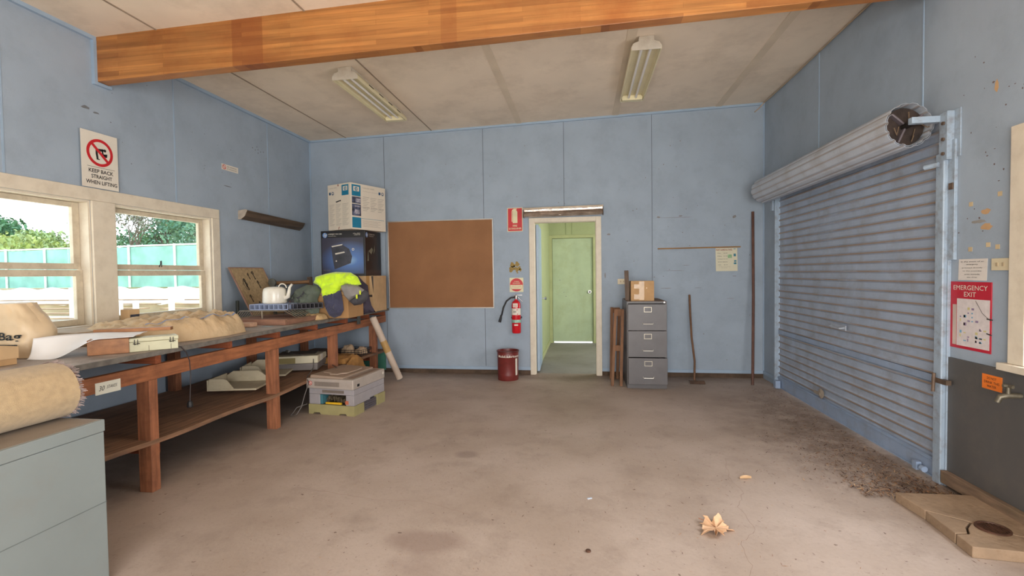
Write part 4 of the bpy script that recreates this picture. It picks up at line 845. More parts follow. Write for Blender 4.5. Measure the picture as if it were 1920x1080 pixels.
# white box, turned about 45 degrees
b2 = empty('printer_carton', (-2.95, 6.3, 1.9415), label='white printer box with blue logo squares on top of the corner stack', cat='box', group='printer cartons stacked in the corner')
cz_ = 1.9415; co = Vector((-2.93, 5.90, cz_)); ur = Vector((cos(R_(67)), sin(R_(67)), 0)); ul = Vector((-sin(R_(67)), cos(R_(67)), 0))
Hh = .595; Wr, Wl = .60, .44; T = Matrix(((ur.x, ul.x, 0, co.x), (ur.y, ul.y, 0, co.y), (0, 0, 1, co.z), (0, 0, 0, 1)))
bx(0, Wr, 0, Wl, 0, Hh, T).build('carton_body', wht, b2, world=True, bevel=.003)
fr = Fr(co-ul*.0004, ur, (0, 0, 1))          # right-hand face
for q_ in ((.02, .165, .43, .575), (.02, .165, .02, .155)): m_ = MB(); fr.rect(m_, *q_, 0, .001); m_.build('blue_square', teal, b2, world=True)
m_ = MB(); fr.rect(m_, .17, .57, .145, .149, 0, .001); m_.build('blue_line', teal, b2, world=True)
m_ = MB(); fr.rect(m_, .045, .14, .492, .553, .001, .0016); m_.build('logo_card', wht, b2, world=True); hp(fr, .093, .522, .026, b2, .0016, True, teal, wht)
m_ = MB(); fr.rect(m_, .02, .165, .335, .42, 0, .001); fr.rect(m_, .02, .165, .175, .325, 0, .001); m_.build('photo_print', mat('photo_print', C(84, 88, 112), .4, .5, 22), b2, world=True)
m_ = MB(); fr.rect(m_, .085, .16, .35, .40, .001, .0016); fr.rect(m_, .06, .15, .29, .305, .001, .0016); fr.poly(m_, [(.05, .2), (.14, .2), (.14, .25), (.07, .26)], .001, .0016); m_.build('photo_print', mat('photo_light', C(176, 170, 180), .4, .3, 30), b2, world=True)
fr.text('LaserJet 3052', .20, .40, .54, .56, .0004, grey_ink, b2); fr.text('All-in-One printer copier scanner fax', .20, .48, .50, .512, .0004, grey_ink, b2)
for (a_, b_) in ((.20, .31), (.33, .44), (.46, .57)):
    m_ = MB()
    for k in range(9): fr.rect(m_, a_, b_-.02*(k % 3), .43-k*.022, .434-k*.022, 0, .0008)
    m_.build('small_print', grey_ink, b2, world=True)
m_ = MB()
for k in range(5): fr.rect(m_, .19, .50-.04*(k % 2), .118-k*.018, .121-k*.018, 0, .0008)
m_.build('small_print', grey_ink, b2, world=True)
fr.text('LaserJet  Printer  Scan', .18, .56, .285, .305, .0004, grey_ink, b2)
ptn = mat('pictogram_blue', C(52, 86, 120), .5)
def picto(fr, u, v, parent):
    m_ = MB(); fr.rect(m_, u-.022, u+.012, v-.018, v+.018, 0, .001); fr.ring(m_, u+.05, v, .014, .022, 0, .001, 20); fr.poly(m_, [(u+.035, v-.022), (u+.065, v-.022), (u+.05, v-.005)], 0, .001); m_.build('pictogram', ptn, parent, world=True)
picto(fr, .50, .51, b2)
fr = Fr(co+ul*Wl-ur*.0004, -ul, (0, 0, 1))      # left-hand face
m_ = MB(); fr.rect(m_, .275, .405, .44, .575, 0, .001); m_.build('blue_square', teal, b2, world=True); m_ = MB(); fr.rect(m_, .30, .385, .50, .555, .001, .0016); m_.build('logo_card', wht, b2, world=True); hp(fr, .343, .527, .023, b2, .0016, True, teal, wht)
picto(fr, .05, .48, b2); fr.text('LaserJet 3052', .03, .18, .54, .555, .0004, grey_ink, b2)
m_ = MB(); fr.poly(m_, [(.155, .37), (.255, .385), (.255, .365), (.24, .37), (.165, .355)], 0, .001); m_.build('hand_slot', black, b2, world=True)
m_ = MB(); fr.rect(m_, .20, .215, .565, .59, 0, .0015); fr.poly(m_, [(.2, .0), (.22, .04), (.21, .04), (.195, .01)], 0, .0015); m_.build('tape_scrap', mat('torn_red', C(140, 70, 60), .7), b2, world=True)
for (a_, b_) in ((.03, .13), (.155, .255), (.28, .40)):
    m_ = MB()
    for k in range(18): fr.rect(m_, a_, b_-.015*(k % 4), .33-k*.016, .333-k*.016, 0, .0008)
    m_.build('small_print', grey_ink, b2, world=True)
# cardboard tube leaning at the bench end
ct = empty('cardboard_tube', (-2.41, 6.12, FZ), label='long pale cardboard tube leaning against the bench end', cat='tube')
p0, p1 = Vector((-2.41, 6.13, FZ+.03)), Vector((-2.68, 5.93, .80)); d_ = (p1-p0).normalized()
m_ = MB(); m_.tube([p0+d_*.005, p1], .043, 28, caps=False); m_.tube([p0, p1], .038, 28, caps=False); m_.build('tube_wall', mat('tube_card', C(206, 186, 168), .6, .05, 8, dirt=C(170, 146, 124), damt=.3), ct, world=True, smooth=True)
m_ = MB(); m_.tube([p0+d_*.40, p0+d_*.56], .0445, 28, caps=False); m_.build('tape_band', mat('tape_band', C(190, 150, 92), .4, .06, 10), ct, world=True, smooth=True)
m_ = MB(); m_.tube([p0+d_*.0, p0+d_*.006], .0432, 28); m_.build('end_cap', mat('cap_pale', C(190, 178, 160), .6), ct, world=True)
# black bracket hanging at the bench edge
m_ = MB(); m_.box(-2.752, -2.735, 5.63, 5.70, .74, .93); m_.box(-2.80, -2.7521, 5.63, 5.70, BT, BT+.012)
tag(m_.build('steel_bracket', mat('bracket_dark', C(58, 62, 58), .5, .1, 12), bevel=.003), 'dark flat metal bracket hooked over the bench edge above the tube', 'bracket')
# ------------------------------------------------------------------ things on the lower shelf
SH = .292
tray_m = mat('tray_cream', C(196, 182, 154), .5, .05, 7, dirt=C(150, 130, 100), damt=.4, dscale=8)
def tray(loc, rz, label, tall):
    e = empty('paper_tray', loc, rz, label=label, cat='tray', group='paper trays on the lower shelf')
    L_, W_ = .42, .34
    bx(0, L_, 0, W_, 0, .018).build('tray_floor', tray_m, e, bevel=.004)
    m_ = MB(); m_.prism([(0, 0.0185), (.26, 0.0185), (.22, .02), (.16, tall), (.13, tall+.01), (.01, tall+.01)][:6], lambda u, v, t: (u, t, v), .0, .012); m_.build('side_wall', tray_m, e, bevel=.003)
    m_ = MB(); m_.prism([(0.0, .0185), (.41, .0185), (.41, .03), (.30, tall+.02), (.06, tall+.02), (.0, tall-.02)], lambda u, v, t: (u, t, v), W_-.012, W_); m_.build('side_wall', tray_m, e, bevel=.003)
    m_ = MB(); m_.box(-.012, -.0005, 0, W_, 0, tall); m_.build('end_wall', tray_m, e, bevel=.003)
    return e
tray((-3.36, 3.93, SH+.018), R_(12), 'cream plastic paper tray on the lower shelf, nearer the camera', .10)
tray((-3.45, 4.48, SH+.018), R_(20), 'cream plastic paper tray on the lower shelf, behind the second front leg', .11)
pr = empty('desktop_printer', (-3.24, 5.15, SH), R_(18), label='old beige and brown office printer on the lower shelf with a cord on top', cat='printer')
bx(-.26, .26, -.24, .24, 0.01, .085).build('base', mat('printer_base', C(116, 108, 104), .6, .08), pr, bevel=.006)
m_ = MB(); m_.prism([(-.24, .0855), (.24, .0855), (.22, .145), (.1, .16), (-.24, .17)], lambda u, v, t: (t, u, v), -.265, .265); m_.build('cover', mat('printer_cream', C(208, 198, 170), .5, .05, 6, dirt=C(160, 146, 120), damt=.4), pr, bevel=.008)
bx(-.255, .03, -.2455, -.2405, .09, .15).build('front_panel', mat('olive_panel', C(134, 120, 74), .5, .05), pr)
m_ = MB(); m_.box(-.2, .2, -.19, .14, .163, .168, Matrix.Rotation(R_(2), 4, 'X')); m_.build('paper_feed', mat('feed_dark', C(96, 88, 78), .6, .1), pr)
m_ = MB(); m_.box(.266, .268, -.1, .02, .09, .16); m_.build('sticker', plate_w, pr)
cbx = empty('power_cord', (-3.0, 4.9, SH+.2), label='grey power cord trailing from the old printer down to the photocopier', cat='cord')
m_ = MB(); m_.tube([(-3.33, 5.12, .475), (-3.2, 5.0, .475), (-3.05, 4.98, .465), (-2.96, 5.0, .44), (-2.94, 4.95, .33), (-2.86, 4.75, .315), (-2.80, 4.6, .31), (-2.74, 4.52, .26), (-2.755, 4.47, .15), (-2.765, 4.43, .05), (-2.80, 4.40, -.02), (-2.88, 4.42, -.045), (-2.86, 4.5, 0.02), (-2.79, 4.57, .04)], .005, 8); m_.build('cable', mat('cord_grey', C(92, 86, 82), .5), cbx, world=True, smooth=True)
m_ = MB(); m_.tube([(-3.38, 5.15, .482), (-3.33, 5.12, .48)], .014, 10); m_.build('plug', mat('plug_grey', C(120, 116, 108), .5), cbx, world=True, smooth=True)
m_ = MB(); m_.tube([(-2.98, 5.2, .32), (-2.86, 5.2, .325), (-2.78, 5.1, .33), (-2.70, 4.98, .345), (-2.62, 4.9, .338)], .005, 8); tag(m_.build('power_cord', mat('cord_grey', C(92, 86, 82), .5), smooth=True), 'short grey cord lying from the shelf onto the photocopier lid', 'cord')
wt = empty('wire_basket', (-3.0, 6.05, SH), label='black wire basket of scrap paper at the far end of the lower shelf', cat='basket')
m_ = MB()
for z_ in (.304, .35, .375): m_.tube([(-3.2, 5.9, z_), (-2.83, 5.9, z_), (-2.83, 6.2, z_), (-3.2, 6.2, z_), (-3.2, 5.9, z_)], .004, 6)
for k in range(9): x = -3.2+.37*k/8; m_.tube([(x, 5.9, .375), (x, 5.9, .304), (x, 6.2, .304), (x, 6.2, .375)], .0025, 5)
for k in range(6): y = 5.9+.3*k/5; m_.tube([(-2.83, y, .375), (-2.83, y, .304)], .0025, 5)
m_.build('basket_frame', black, wt, world=True)
rr = random.Random(4)
for i, lab in enumerate(('crumpled tan paper standing highest in the black wire basket', 'crumpled tan paper at the back of the black wire basket')):
    m_ = MB(); cx, cy = (-3.07, 6.03) if i == 0 else (-2.93, 6.12)
    pillow(m_, [(cx-.08, cy-.07), (cx+.02, cy-.09), (cx+.09, cy-.02), (cx+.06, cy+.06), (cx-.05, cy+.06)], lambda u, v, t: (u, v, .309+max(0, t)), .13-.04*i, D=.07, res=.016, wr=.03, ws=18, seed=20+i); tag(m_.build('crumpled_paper', mat('scrap_paper', C(188, 160, 130), .85, .1, 10), smooth=False), lab, 'paper', 'crumpled papers in the wire basket')
m_ = MB(); pillow(m_, [(-.0, .0), (.10, .03), (.2, -.05), (.27, -.2), (.29, -.3), (.15, -.26), (.05, -.2), (-.05, -.24), (-.12, -.2), (-.08, -.06)], lambda u, v, t: (-2.772+max(-.004, t)*.6, 5.50+u*1.4, .345+v*.85), .045, D=.05, res=.02, wr=.02, ws=8, back=.02, seed=16)
hc = tag(m_.build('hessian_bag', mat('hessian_brown', C(172, 124, 68), .95, .12, 12, .5, 90), smooth=True), 'brown hessian bag hanging over the edge of the lower shelf by the third leg', 'bag')
m_ = MB(); pillow(m_, [(-3.12, 5.42), (-2.80, 5.40), (-2.79, 5.75), (-2.95, 5.84), (-3.12, 5.8)], lambda u, v, t: (u, v, .292+max(0, t)), .07, D=.08, res=.025, wr=.02, ws=9, seed=17); tag(m_.build('hessian_bag', mat('hessian_brown', C(172, 124, 68), .95, .12, 12, .5, 90), smooth=True), 'brown hessian bag lying on the lower shelf behind the hanging one', 'bag')
# green board leaning behind the shelf end
tag(bx(-3.22, -2.82, 6.635, 6.662, -.02, .24).build('painted_board', mat('green_panel', C(70, 128, 108), .7, .06)), 'green painted board behind the bench legs against the back wall', 'board')
# ------------------------------------------------------------------ photocopier on the floor
th_ = math.atan2(-.06, .52)
pcx = empty('photocopier', (-2.777, 4.578, FZ), th_, label='beige office photocopier standing on the floor beside the bench', cat='photocopier')
pb1 = mat('copier_beige', C(176, 164, 154), .5, .04, 7, dirt=C(150, 130, 112), damt=.35, dscale=6); pb2 = mat('copier_grey', C(160, 154, 156), .5, .04, 7, dirt=C(140, 128, 116), damt=.3); olive = mat('copier_olive', C(160, 150, 104), .6, .05, 8); dustb = mat('copier_lid', C(168, 146, 128), .7, .07, 9, dirt=C(140, 112, 92), damt=.5, dscale=9)
W_, D_ = .525, .60
m_ = MB(); m_.prism([(0, 0), (.05, 0), (.06, .018), (.13, .018), (.14, 0), (.35, 0), (.36, .018), (.43, .018), (.44, 0), (W_, 0), (W_, .10), (0, .10)], lambda u, v, t: (u, t, v), 0, D_*.3); m_.build('base', olive, pcx)
m_ = MB(); m_.prism([(.0, 0), (W_-.045, 0), (W_-.045, .1), (0, .1)], lambda u, v, t: (u, t, v), D_*.3+.0005, D_*.74); m_.build('base', mat('copier_dark', C(92, 88, 92), .6, .1, 20), pcx)
m_ = MB(); m_.prism([(0, 0), (W_, 0), (W_, .115), (0, .115)], lambda u, v, t: (u, t, v), D_*.745, D_); m_.build('base', olive, pcx)
m_ = MB(); x_ = W_-.044
for k in range(7): m_.box(x_, x_+.03+.003*(k % 2), D_*.31, D_*.73, .008+k*.0125, .016+k*.0125)
m_.build('side_tray', mat('tray_dark', C(104, 98, 104), .5, .1), pcx)
m_ = MB(); m_.box(.005, W_-.004, .004, D_-.004, .205, .262); m_.box(.005, .13, .004, .30, .1005, .2045); m_.box(.43, W_-.004, .004, .30, .1005, .2045); m_.box(.005, W_-.004, .3005, D_-.004, .1165, .2045)
m_.build('body', pb2, pcx, bevel=.004)
bx(.1305, .4295, .02, .24, .1005, .104).build('bay_floor', mat('bay_dark', C(44, 40, 38), .7), pcx)
m_ = MB(); rr = random.Random(8)
for k in range(36): x = rr.uniform(.15, .41); z_ = rr.uniform(.115, .17); m_.box(x, x+rr.uniform(.006, .018), .05+rr.uniform(0, .06), .18, z_-.012, z_+.012)
m_.build('gear_train', mat('gears', C(96, 84, 66), .5, .3, 40), pcx)
m_ = MB(); m_.box(.19, .37, .012, .03, .106, .124); m_.box(.195, .225, .008, .0115, .108, .121); m_.box(.31, .34, .008, .0115, .108, .121); m_.build('yellow_lever', mat('lever_yellow', C(222, 176, 40), .5), pcx)
bx(.132, .16, .01, .2, .1045, .2).build('blue_guide', mat('guide_teal', C(70, 120, 130), .5), pcx)
m_ = MB(); m_.box(.16, .41, .0025, .0038, .222, .25)
vm = mat('vent_dark', C(120, 108, 98), .7); m_.build('vent', vm, pcx)
m_ = MB(); m_.prism([(-.018, .2625), (W_+.0, .2625), (W_+.0, .365), (-.012, .365)], lambda u, v, t: (u, t, v), -.012, D_+.005); m_.build('scanner_housing', pb1, pcx, bevel=.01)
m_ = MB()
for k in range(30): m_.box(.085+k*.0095, .091+k*.0095, -.0135, -.0118, .29, .335)
m_.build('vent', vm, pcx)
frc = Fr((0, -.0125, 0), (1, 0, 0), (0, 0, 1)); 
def child_fr(mb): return mb
m_ = MB(); frc.disc(m_, .035, .318, .02, 0, .0015, 24); m_.build('round_sticker', plate_w, pcx); m_ = MB(); frc.ring(m_, .035, .318, .016, .021, .0015, .0022, 24); frc.poly(m_, [(.024, .328), (.028, .332), (.046, .308), (.042, .304)], .0015, .0022); m_.build('round_sticker', red, pcx)
m_ = MB(); m_.box(W_+.0005, W_+.0025, .06, .10, .285, .31); m_.build('power_switch', black, pcx)
fs = Fr((W_+.0005, 0, 0), (0, 1, 0), (0, 0, 1)); m_ = MB(); fs.disc(m_, D_-.035, .325, .016, 0, .0015, 24); m_.build('round_sticker', plate_w, pcx)
m_ = MB(); m_.prism([(.02, .3655), (.40, .3655), (.405, .385), (.03, .40)], lambda u, v, t: (u, t, v), .0, D_-.03); m_.build('lid', dustb, pcx, bevel=.006)
m_ = MB(); m_.prism([(.09, .13), (.20, .11), (.21, .06), (.30, .06), (.31, .11), (.36, .14), (.37, .28), (.36, .42), (.12, .42), (.1, .3)], lambda u, v, t: (u, v, .392+t+.0), 0, .014); m_.build('flap', dustb, pcx, bevel=.004)
m_ = MB(); m_.box(.43, W_-.03, .04, D_-.05, .3655, .369); m_.build('control_panel', mat('panel_brown', C(150, 128, 112), .6, .1), pcx)
m_ = MB(); m_.box(.425, .46, .0, .003, .115, .15); m_.build('orange_tag', mat('tag_orange', C(196, 110, 80), .6), pcx)
# ------------------------------------------------------------------ ceiling lights
lt_m = mat('fitting_white', C(214, 204, 188), .5, .04, 8, dirt=C(170, 148, 124), damt=.4, dscale=10); lt_in = mat('fitting_inner', C(226, 214, 176), .45, .03, 8); tube_m = mat('dead_tube', C(232, 226, 220), .25, .01)
def fitting(x, yb, z0, L_, label):
    e = empty('ceiling_light', (x, yb+L_/2, z0), label=label, cat='ceiling light', group='fluorescent ceiling lights')
    top = ceil_z(x)-z0-.001
    T = Matrix.Translation((0, -L_/2, 0))
    prof = [(-.128, .0), (-.132, .03), (-.112, .062), (-.068, .078), (-.066, top-.004), (.066, top+.003), (.068, .078), (.112, .062), (.132, .03), (.128, 0)]
    m_ = MB()
    out = prof; inn = [(-.121, 0), (-.124, .028), (-.106, .054), (-.03, .062), (.03, .062), (.106, .054), (.124, .028), (.121, 0)]
    m_.prism([(-.068, .07), (-.066, top-.004), (.066, top+.003), (.068, .07)], lambda u, v, t: (u, t, v), .02, L_-.01, T); m_.build('channel', lt_m, e, bevel=.002)
    m_ = MB(); o_ = [(-.132, .0), (-.134, .03), (-.114, .064), (.114, .064), (.134, .03), (.132, .0)]
    for a_, b_, c_, d_ in zip(o_, o_[1:], inn[:3]+inn[5:], (inn[:3]+inn[5:])[1:]): m_.prism([a_, b_, d_, c_], lambda u, v, t: (u, t, v), .008, L_-.008, T)
    m_.build('reflector', lt_in, e)
    for t0 in (-.002, L_-.004):
        m_ = MB(); m_.prism(prof, lambda u, v, t: (u, t, v), t0, t0+.01, T); m_.build('end_plate', lt_m, e, bevel=.002)
    m_ = MB(); m_.prism([(-.11, .0), (-.118, .03), (-.10, .052), (.10, .052), (.118, .03), (.11, 0)], lambda u, v, t: (u, t, v), L_-.07, L_-.0045, T); m_.build('end_block', lt_in, e)
    for s in (-.04, .04):
        m_ = MB(); m_.tube([(s, .012-L_/2, .026), (s, L_-.071-L_/2, .026)], .013, 14); m_.build('fluorescent_tube', tube_m, e, smooth=True)
    m_ = MB()
    for k in range(4): m_.box(.1335, .1355, .25+k*.25, .36+k*.25, .028, .038, T @ Matrix.Identity(4))
    m_.build('side_slot', steel_dark, e)
fitting(-2.255, 4.475, 3.232, 1.33, 'twin-tube fluorescent ceiling light nearer the left wall'); fitting(.578, 4.50, 3.308, 1.34, 'twin-tube fluorescent ceiling light nearer the roller shutter')
# ------------------------------------------------------------------ back wall
pn = empty('pinboard', (-1.99, YB, .86), label='large brown pinboard with thin aluminium frame on the back wall', cat='pinboard')
fr = Fr((-2.757, YB-.0005, .862), (1, 0, 0), (-.003, 0, 1)); m_ = MB(); fr.rect(m_, .012, 1.525, .012, 1.234, .0, .012)
m_.build('panel', mat('pin_brown', C(150, 106, 72), .9, .05, 3, .25, 130), pn, world=True)
alu = mat('aluminium', C(196, 192, 186), .4, .05, metal=.6)
m_ = MB(); fr.rect(m_, 0, 1.537, 0, .014, .0005, .02); fr.rect(m_, 0, 1.537, 1.232, 1.246, .0005, .02); fr.rect(m_, 0, .014, .0145, 1.2315, .0005, .02); fr.rect(m_, 1.523, 1.537, .0145, 1.2315, .0005, .02); m_.build('frame', alu, pn, world=True, bevel=.002)
lum = mat('sign_cream', C(228, 220, 180), .5)
fr = Fr((-1.022, YB-.0005, 1.918), Vector((1, 0, .012)), (0, 0, 1)); m_ = MB(); fr.rect(m_, 0, .212, 0, .326, 0, .003)
fe = tag(m_.build('extinguisher_sign', lum), 'red FIRE EXTINGUISHER sign with a white extinguisher symbol', 'sign')
m_ = MB(); fr.rect(m_, .008, .204, .008, .318, .003, .004); m_.build('red_field', red, fe, world=True)
m_ = MB(); fr.poly(m_, [(.075, .115), (.14, .115), (.14, .27), (.132, .285), (.122, .293), (.122, .3), (.135, .305), (.13, .312), (.09, .312), (.07, .3), (.062, .28), (.06, .14), (.066, .13), (.07, .14), (.07, .27), (.078, .29), (.08, .285), (.075, .27)], .004, .005); m_.build('extinguisher_symbol', lum, fe, world=True)
fr.text('FIRE', .075, .135, .066, .092, .004, lum, fe, bold=.015); fr.text('EXTINGUISHER', .02, .194, .028, .052, .004, lum, fe, bold=.015)
fr = Fr((-1.002, YB-.0005, 1.085), (1, 0, 0), (0, 0, 1)); m_ = MB(); fr.rect(m_, 0, .19, 0, .196, 0, .003)
ab = tag(m_.build('powder_sign', lum), 'square sign with a round red powder label above the fire extinguisher', 'sign')
m_ = MB(); fr.disc(m_, .095, .098, .091, .003, .0038, 40); m_.build('red_disc', red, ab, world=True)
m_ = MB(); fr.poly(m_, [(.008, .098), (.013, .064), (.028, .04), (.162, .04), (.177, .064), (.182, .098)], .0038, .0046); m_.build('cream_band', lum, ab, world=True)
fr.text('A:B(E)', .06, .13, .135, .15, .0038, lum, ab, bold=.01); fr.text('POWDER', .045, .145, .113, .129, .0038, lum, ab, bold=.01)
for v_, tx in ((.082, 'WOOD PAPER PLASTIC LIQUIDS'), (.067, 'ELECTRICALLY ENERGISED'), (.052, 'EQUIPMENT')): fr.text(tx, .03+(.03 if v_ < .06 else 0), .16-(.03 if v_ < .06 else 0), v_, v_+.008, .0046, red, ab)
rr = random.Random(12); m_ = MB(); fr = Fr((-.92, YB-.0003, 1.41), (1, 0, 0), (0, 0, 1))
for (u, v, r_) in ((-.04, .05, .034), (.025, .06, .03), (-.055, -.01, .036), (.0, -.0, .02), (.05, .0, .028), (.02, -.03, .018), (.07, -.02, .018), (.028, -.06, .012), (-.015, .03, .014)):
    pts = [(u+r_*cos(a_)*(1+.25*sin(3*a_+u*90)), v+r_*sin(a_)*(1+.3*sin(2*a_+v*70))) for a_ in [2*pi*k/16 for k in range(16)]]; fr.poly(m_, pts, 0, .0012)
go_ = m_.build('glue_mark', mat('old_glue', C(158, 132, 72), .7, .1), wall_back, world=True)
# fire extinguisher
ex = empty('fire_extinguisher', (-.905, 6.59, .525), label='red fire extinguisher hung on the back wall left of the doorway', cat='fire extinguisher')
rdm = mat('ext_red', C(204, 28, 40), .25, .03); xc, yc, zb = -.905, 6.595, .525
m_ = MB(); m_.lathe([(0, .006), (.055, .0), (.062, .012), (.062, .38), (.055, .42), (.03, .445), (.018, .452), (.018, .47), (0, .47)], c=(xc, yc, zb), seg=40); m_.build('cylinder', rdm, ex, world=True, smooth=True)
for nm, z0, z1, mm, rr_ in (('label_band', .25, .34, plate_w, .0626), ('label_band', .145, .185, mat('band_green', C(150, 196, 176), .5, .25, 30), .0626)):
    m_ = MB(); m_.lathe([(rr_, z0), (rr_, z1)], c=(xc, yc, zb), seg=40); m_.build(nm, mm, ex, world=True, smooth=True)
fr = Fr((xc, yc-.0635, zb), (1, 0, 0), (0, 0, 1)); m_ = MB(); fr.rect(m_, -.036, .03, .355, .41, -.006, .001); fr.rect(m_, -.02, .032, .105, .125, -.006, .001); m_.build('label', plate_w, ex, world=True)
m_ = MB(); fr.rect(m_, .015, .028, .315, .33, 0, .001); fr.rect(m_, .02, .032, .258, .27, 0, .001); fr.rect(m_, -.03, .02, .386, .39, .001, .0015); fr.rect(m_, -.03, .02, .374, .378, .001, .0015); fr.rect(m_, -.03, .02, .362, .366, .001, .0015); m_.build('label_print', red, ex, world=True)
fr.text('ABE', -.03, .01, .285, .305, .001, ink, ex)
m_ = MB(); m_.box(xc-.07, xc+.07, yc-.002, YB-.001, zb+.2, zb+.22); m_.build('wall_bracket', steel_dark, ex, world=True)
m_ = MB(); m_.lathe([(.02, .0), (.022, .05), (.012, .06), (0, .06)], c=(xc, yc, zb+.465), seg=16); m_.box(xc-.03, xc+.085, yc-.008, yc+.008, zb+.515, zb+.525, Matrix.Identity(4)); m_.beam((xc+.01, yc, zb+.51), (xc+.09, yc, zb+.43), .016, .005); m_.build('valve_handle', chrome, ex, world=True, bevel=.001)
hp_ = [(xc-.02, yc, zb+.49), (xc-.07, yc-.01, zb+.485), (xc-.13, yc-.015, zb+.44), (xc-.175, yc-.015, zb+.35), (xc-.2, yc-.01, zb+.25), (xc-.21, yc-.005, zb+.235)]
m_ = MB(); m_.tube(hp_, .011, 12); m_.build('hose', black, ex, world=True, smooth=True)
m_ = MB(); m_.tube([(xc-.208, yc-.008, zb+.245), (xc-.218, yc-.005, zb+.2), (xc-.232, yc, zb+.15)], [.012, .017, .02], 12); m_.build('nozzle', black, ex, world=True, smooth=True)
# red bucket
bk = empty('oil_drum', (-.985, 6.33, FZ), label='dark red lubricant pail standing on the floor below the extinguisher', cat='bucket')
bc = (-.99, 6.35, FZ); brm = mat('pail_red', C(118, 44, 40), .4, .08, 8, dirt=C(70, 34, 30), damt=.5, dscale=9)
m_ = MB(); m_.lathe([(0, .012), (.128, .012), (.134, 0), (.137, .004), (.137, .06), (.139, .07), (.137, .08), (.14, .30), (.144, .305), (.14, .312), (.141, .37), (.147, .374), (.147, .384), (.141, .386), (.138, .37), (.132, .02), (0, .02)], c=bc, seg=48); m_.build('pail_body', brm, bk, world=True, smooth=True)
m_ = MB(); m_.lathe([(.1385, .3865), (.1475, .3865), (.1495, .378), (.1475, .372)], c=bc, seg=48); m_.build('rim', mat('pail_rim', C(92, 40, 36), .4), bk, world=True, smooth=True)
fr = Fr((0, 0, 0), (1, 0, 0), (0, 0, 1))
cu = fr.text('Mobil.lubricants', 0, .33, 0, .032, 0, plate_w, bk, bold=.02)
for v in cu.data.vertices:
    w_ = v.co+Vector(bk.location) if 0 else WM[bk.name] @ v.co; a_ = -pi/2-.88+w_.x/.1415; v.co = WM[bk.name].inverted() @ Vector((bc[0]+.1425*cos(a_), bc[1]+.1425*sin(a_), .245+w_.z))
m_ = MB(); m_.lathe([(.1405, .07), (.1405, .29)], c=bc, seg=48); 
keep = [f for f in m_.f if all(abs(math.atan2((m_.v[i]-Vector(bc)).y, (m_.v[i]-Vector(bc)).x)+.55) < .16 for i in f)]; m_.f = keep; m_.m = [0]*len(keep); m_.build('side_label', plate_w, bk, world=True)
# light reflector over the doorway
dl = empty('doorway_light', (-.25, YB, 2.1), label='tarnished shiny metal light fitting mounted above the doorway', cat='light fitting')
shiny = mat('tarnished_metal', C(214, 200, 190), .2, .2, 5, .4, 9, metal=.9, stretch=(1, 1, 12), dirt=C(110, 84, 62), damt=.6, dscale=6); T = Matrix.Translation((-.785, YB-.0205, 2.098)) @ Matrix.Rotation(R_(-.6), 4, 'Y')
m_ = MB(); m_.prism([(0, 0), (-.10, .0), (-.115, .012), (-.09, .05), (-.06, .075), (-.06, .105), (0, .105)], lambda u, v, t: (t, u, v), 0.004, 1.056, T); m_.build('reflector', shiny, dl, world=True, bevel=.002)
m_ = MB(); m_.prism([(0.0, .1055), (-.075, .1055), (-.075, .128), (0.0, .128)], lambda u, v, t: (t, u, v), -.003, 1.065, T); m_.build('top_channel', mat('channel_tarnish', C(168, 152, 132), .45, .1, 9, metal=.5), dl, world=True, bevel=.002)
for t0 in (-.004, 1.0565): m_ = MB(); m_.prism([(0, -.004), (-.105, -.004), (-.12, .012), (-.095, .055), (-.065, .08), (-.065, .104), (0, .104)], lambda u, v, t: (t, u, v), t0, t0+.0075, T); m_.build('end_plate', rust, dl, world=True)
# wall socket plates
swm = mat('switch_cream', C(214, 200, 168), .4, .03)
def plate(name, fr, w_, h_, label, n=1):
    m_ = MB(); fr.rect(m_, 0, w_, 0, h_, 0, .008); o = tag(m_.build(name, swm, bevel=.002), label, 'switch')
    for k in range(n): m_ = MB(); fr.rect(m_, w_*(k+1)/(n+1)-.006, w_*(k+1)/(n+1)+.006, h_*.35, h_*.65, .008, .012); m_.build('rocker', mat('rocker', C(180, 160, 130), .5), o, world=True)
    return o
plate('light_switch', Fr((.464, YB-.0005, 1.178), (1, 0, 0), (0, 0, 1)), .118, .072, 'cream wall switch plate beside the doorway', 2)
# stick and poster
m_ = MB(); m_.beam((.986, YB-.012, 1.642), (2.022, YB-.012, 1.648), .018, .016); tag(m_.build('timber_strip', mat('strip_wood', C(150, 112, 66), .7, .15, 6, stretch=(1, 8, 8))), 'thin timber strip fixed horizontally on the back wall above the poster', 'timber')
fr = Fr((1.722, YB-.0022, 1.336), (1, 0, 0), (-.02, 0, 1)); m_ = MB(); fr.rect(m_, 0, .268, 0, .30, 0, .0015)
po = tag(m_.build('poster', mat('poster_cream', C(218, 212, 186), .6, .02)), 'small cream poster headed PLANT GUARDS & STAKES hanging under the timber strip', 'poster')
mar = mat('print_maroon', C(140, 60, 56), .6); fr.text('PLANT GUARDS & STAKES', .005, .205, .266, .288, .0016, mar, po, bold=.02)
for k, (a_, b_) in enumerate((('TALL', '$0.80'), ('SMALL', '$1.00'), ('STAKES', '$1.25'), ('PROTECTOR', '$2.50'), ('MATS', '$3.75'))): fr.text(a_, .02+.003*k, .065+.012*(k % 4), .228-k*.038, .238-k*.038, .0016, ink, po); fr.text(b_, .10, .145, .228-k*.038, .238-k*.038, .0016, ink, po)
m_ = MB(); fr.rect(m_, .15, .2, .17, .215, .0015, .002); m_.build('print_picture', mat('pic_green', C(150, 186, 140), .6, .2, 60), po, world=True)
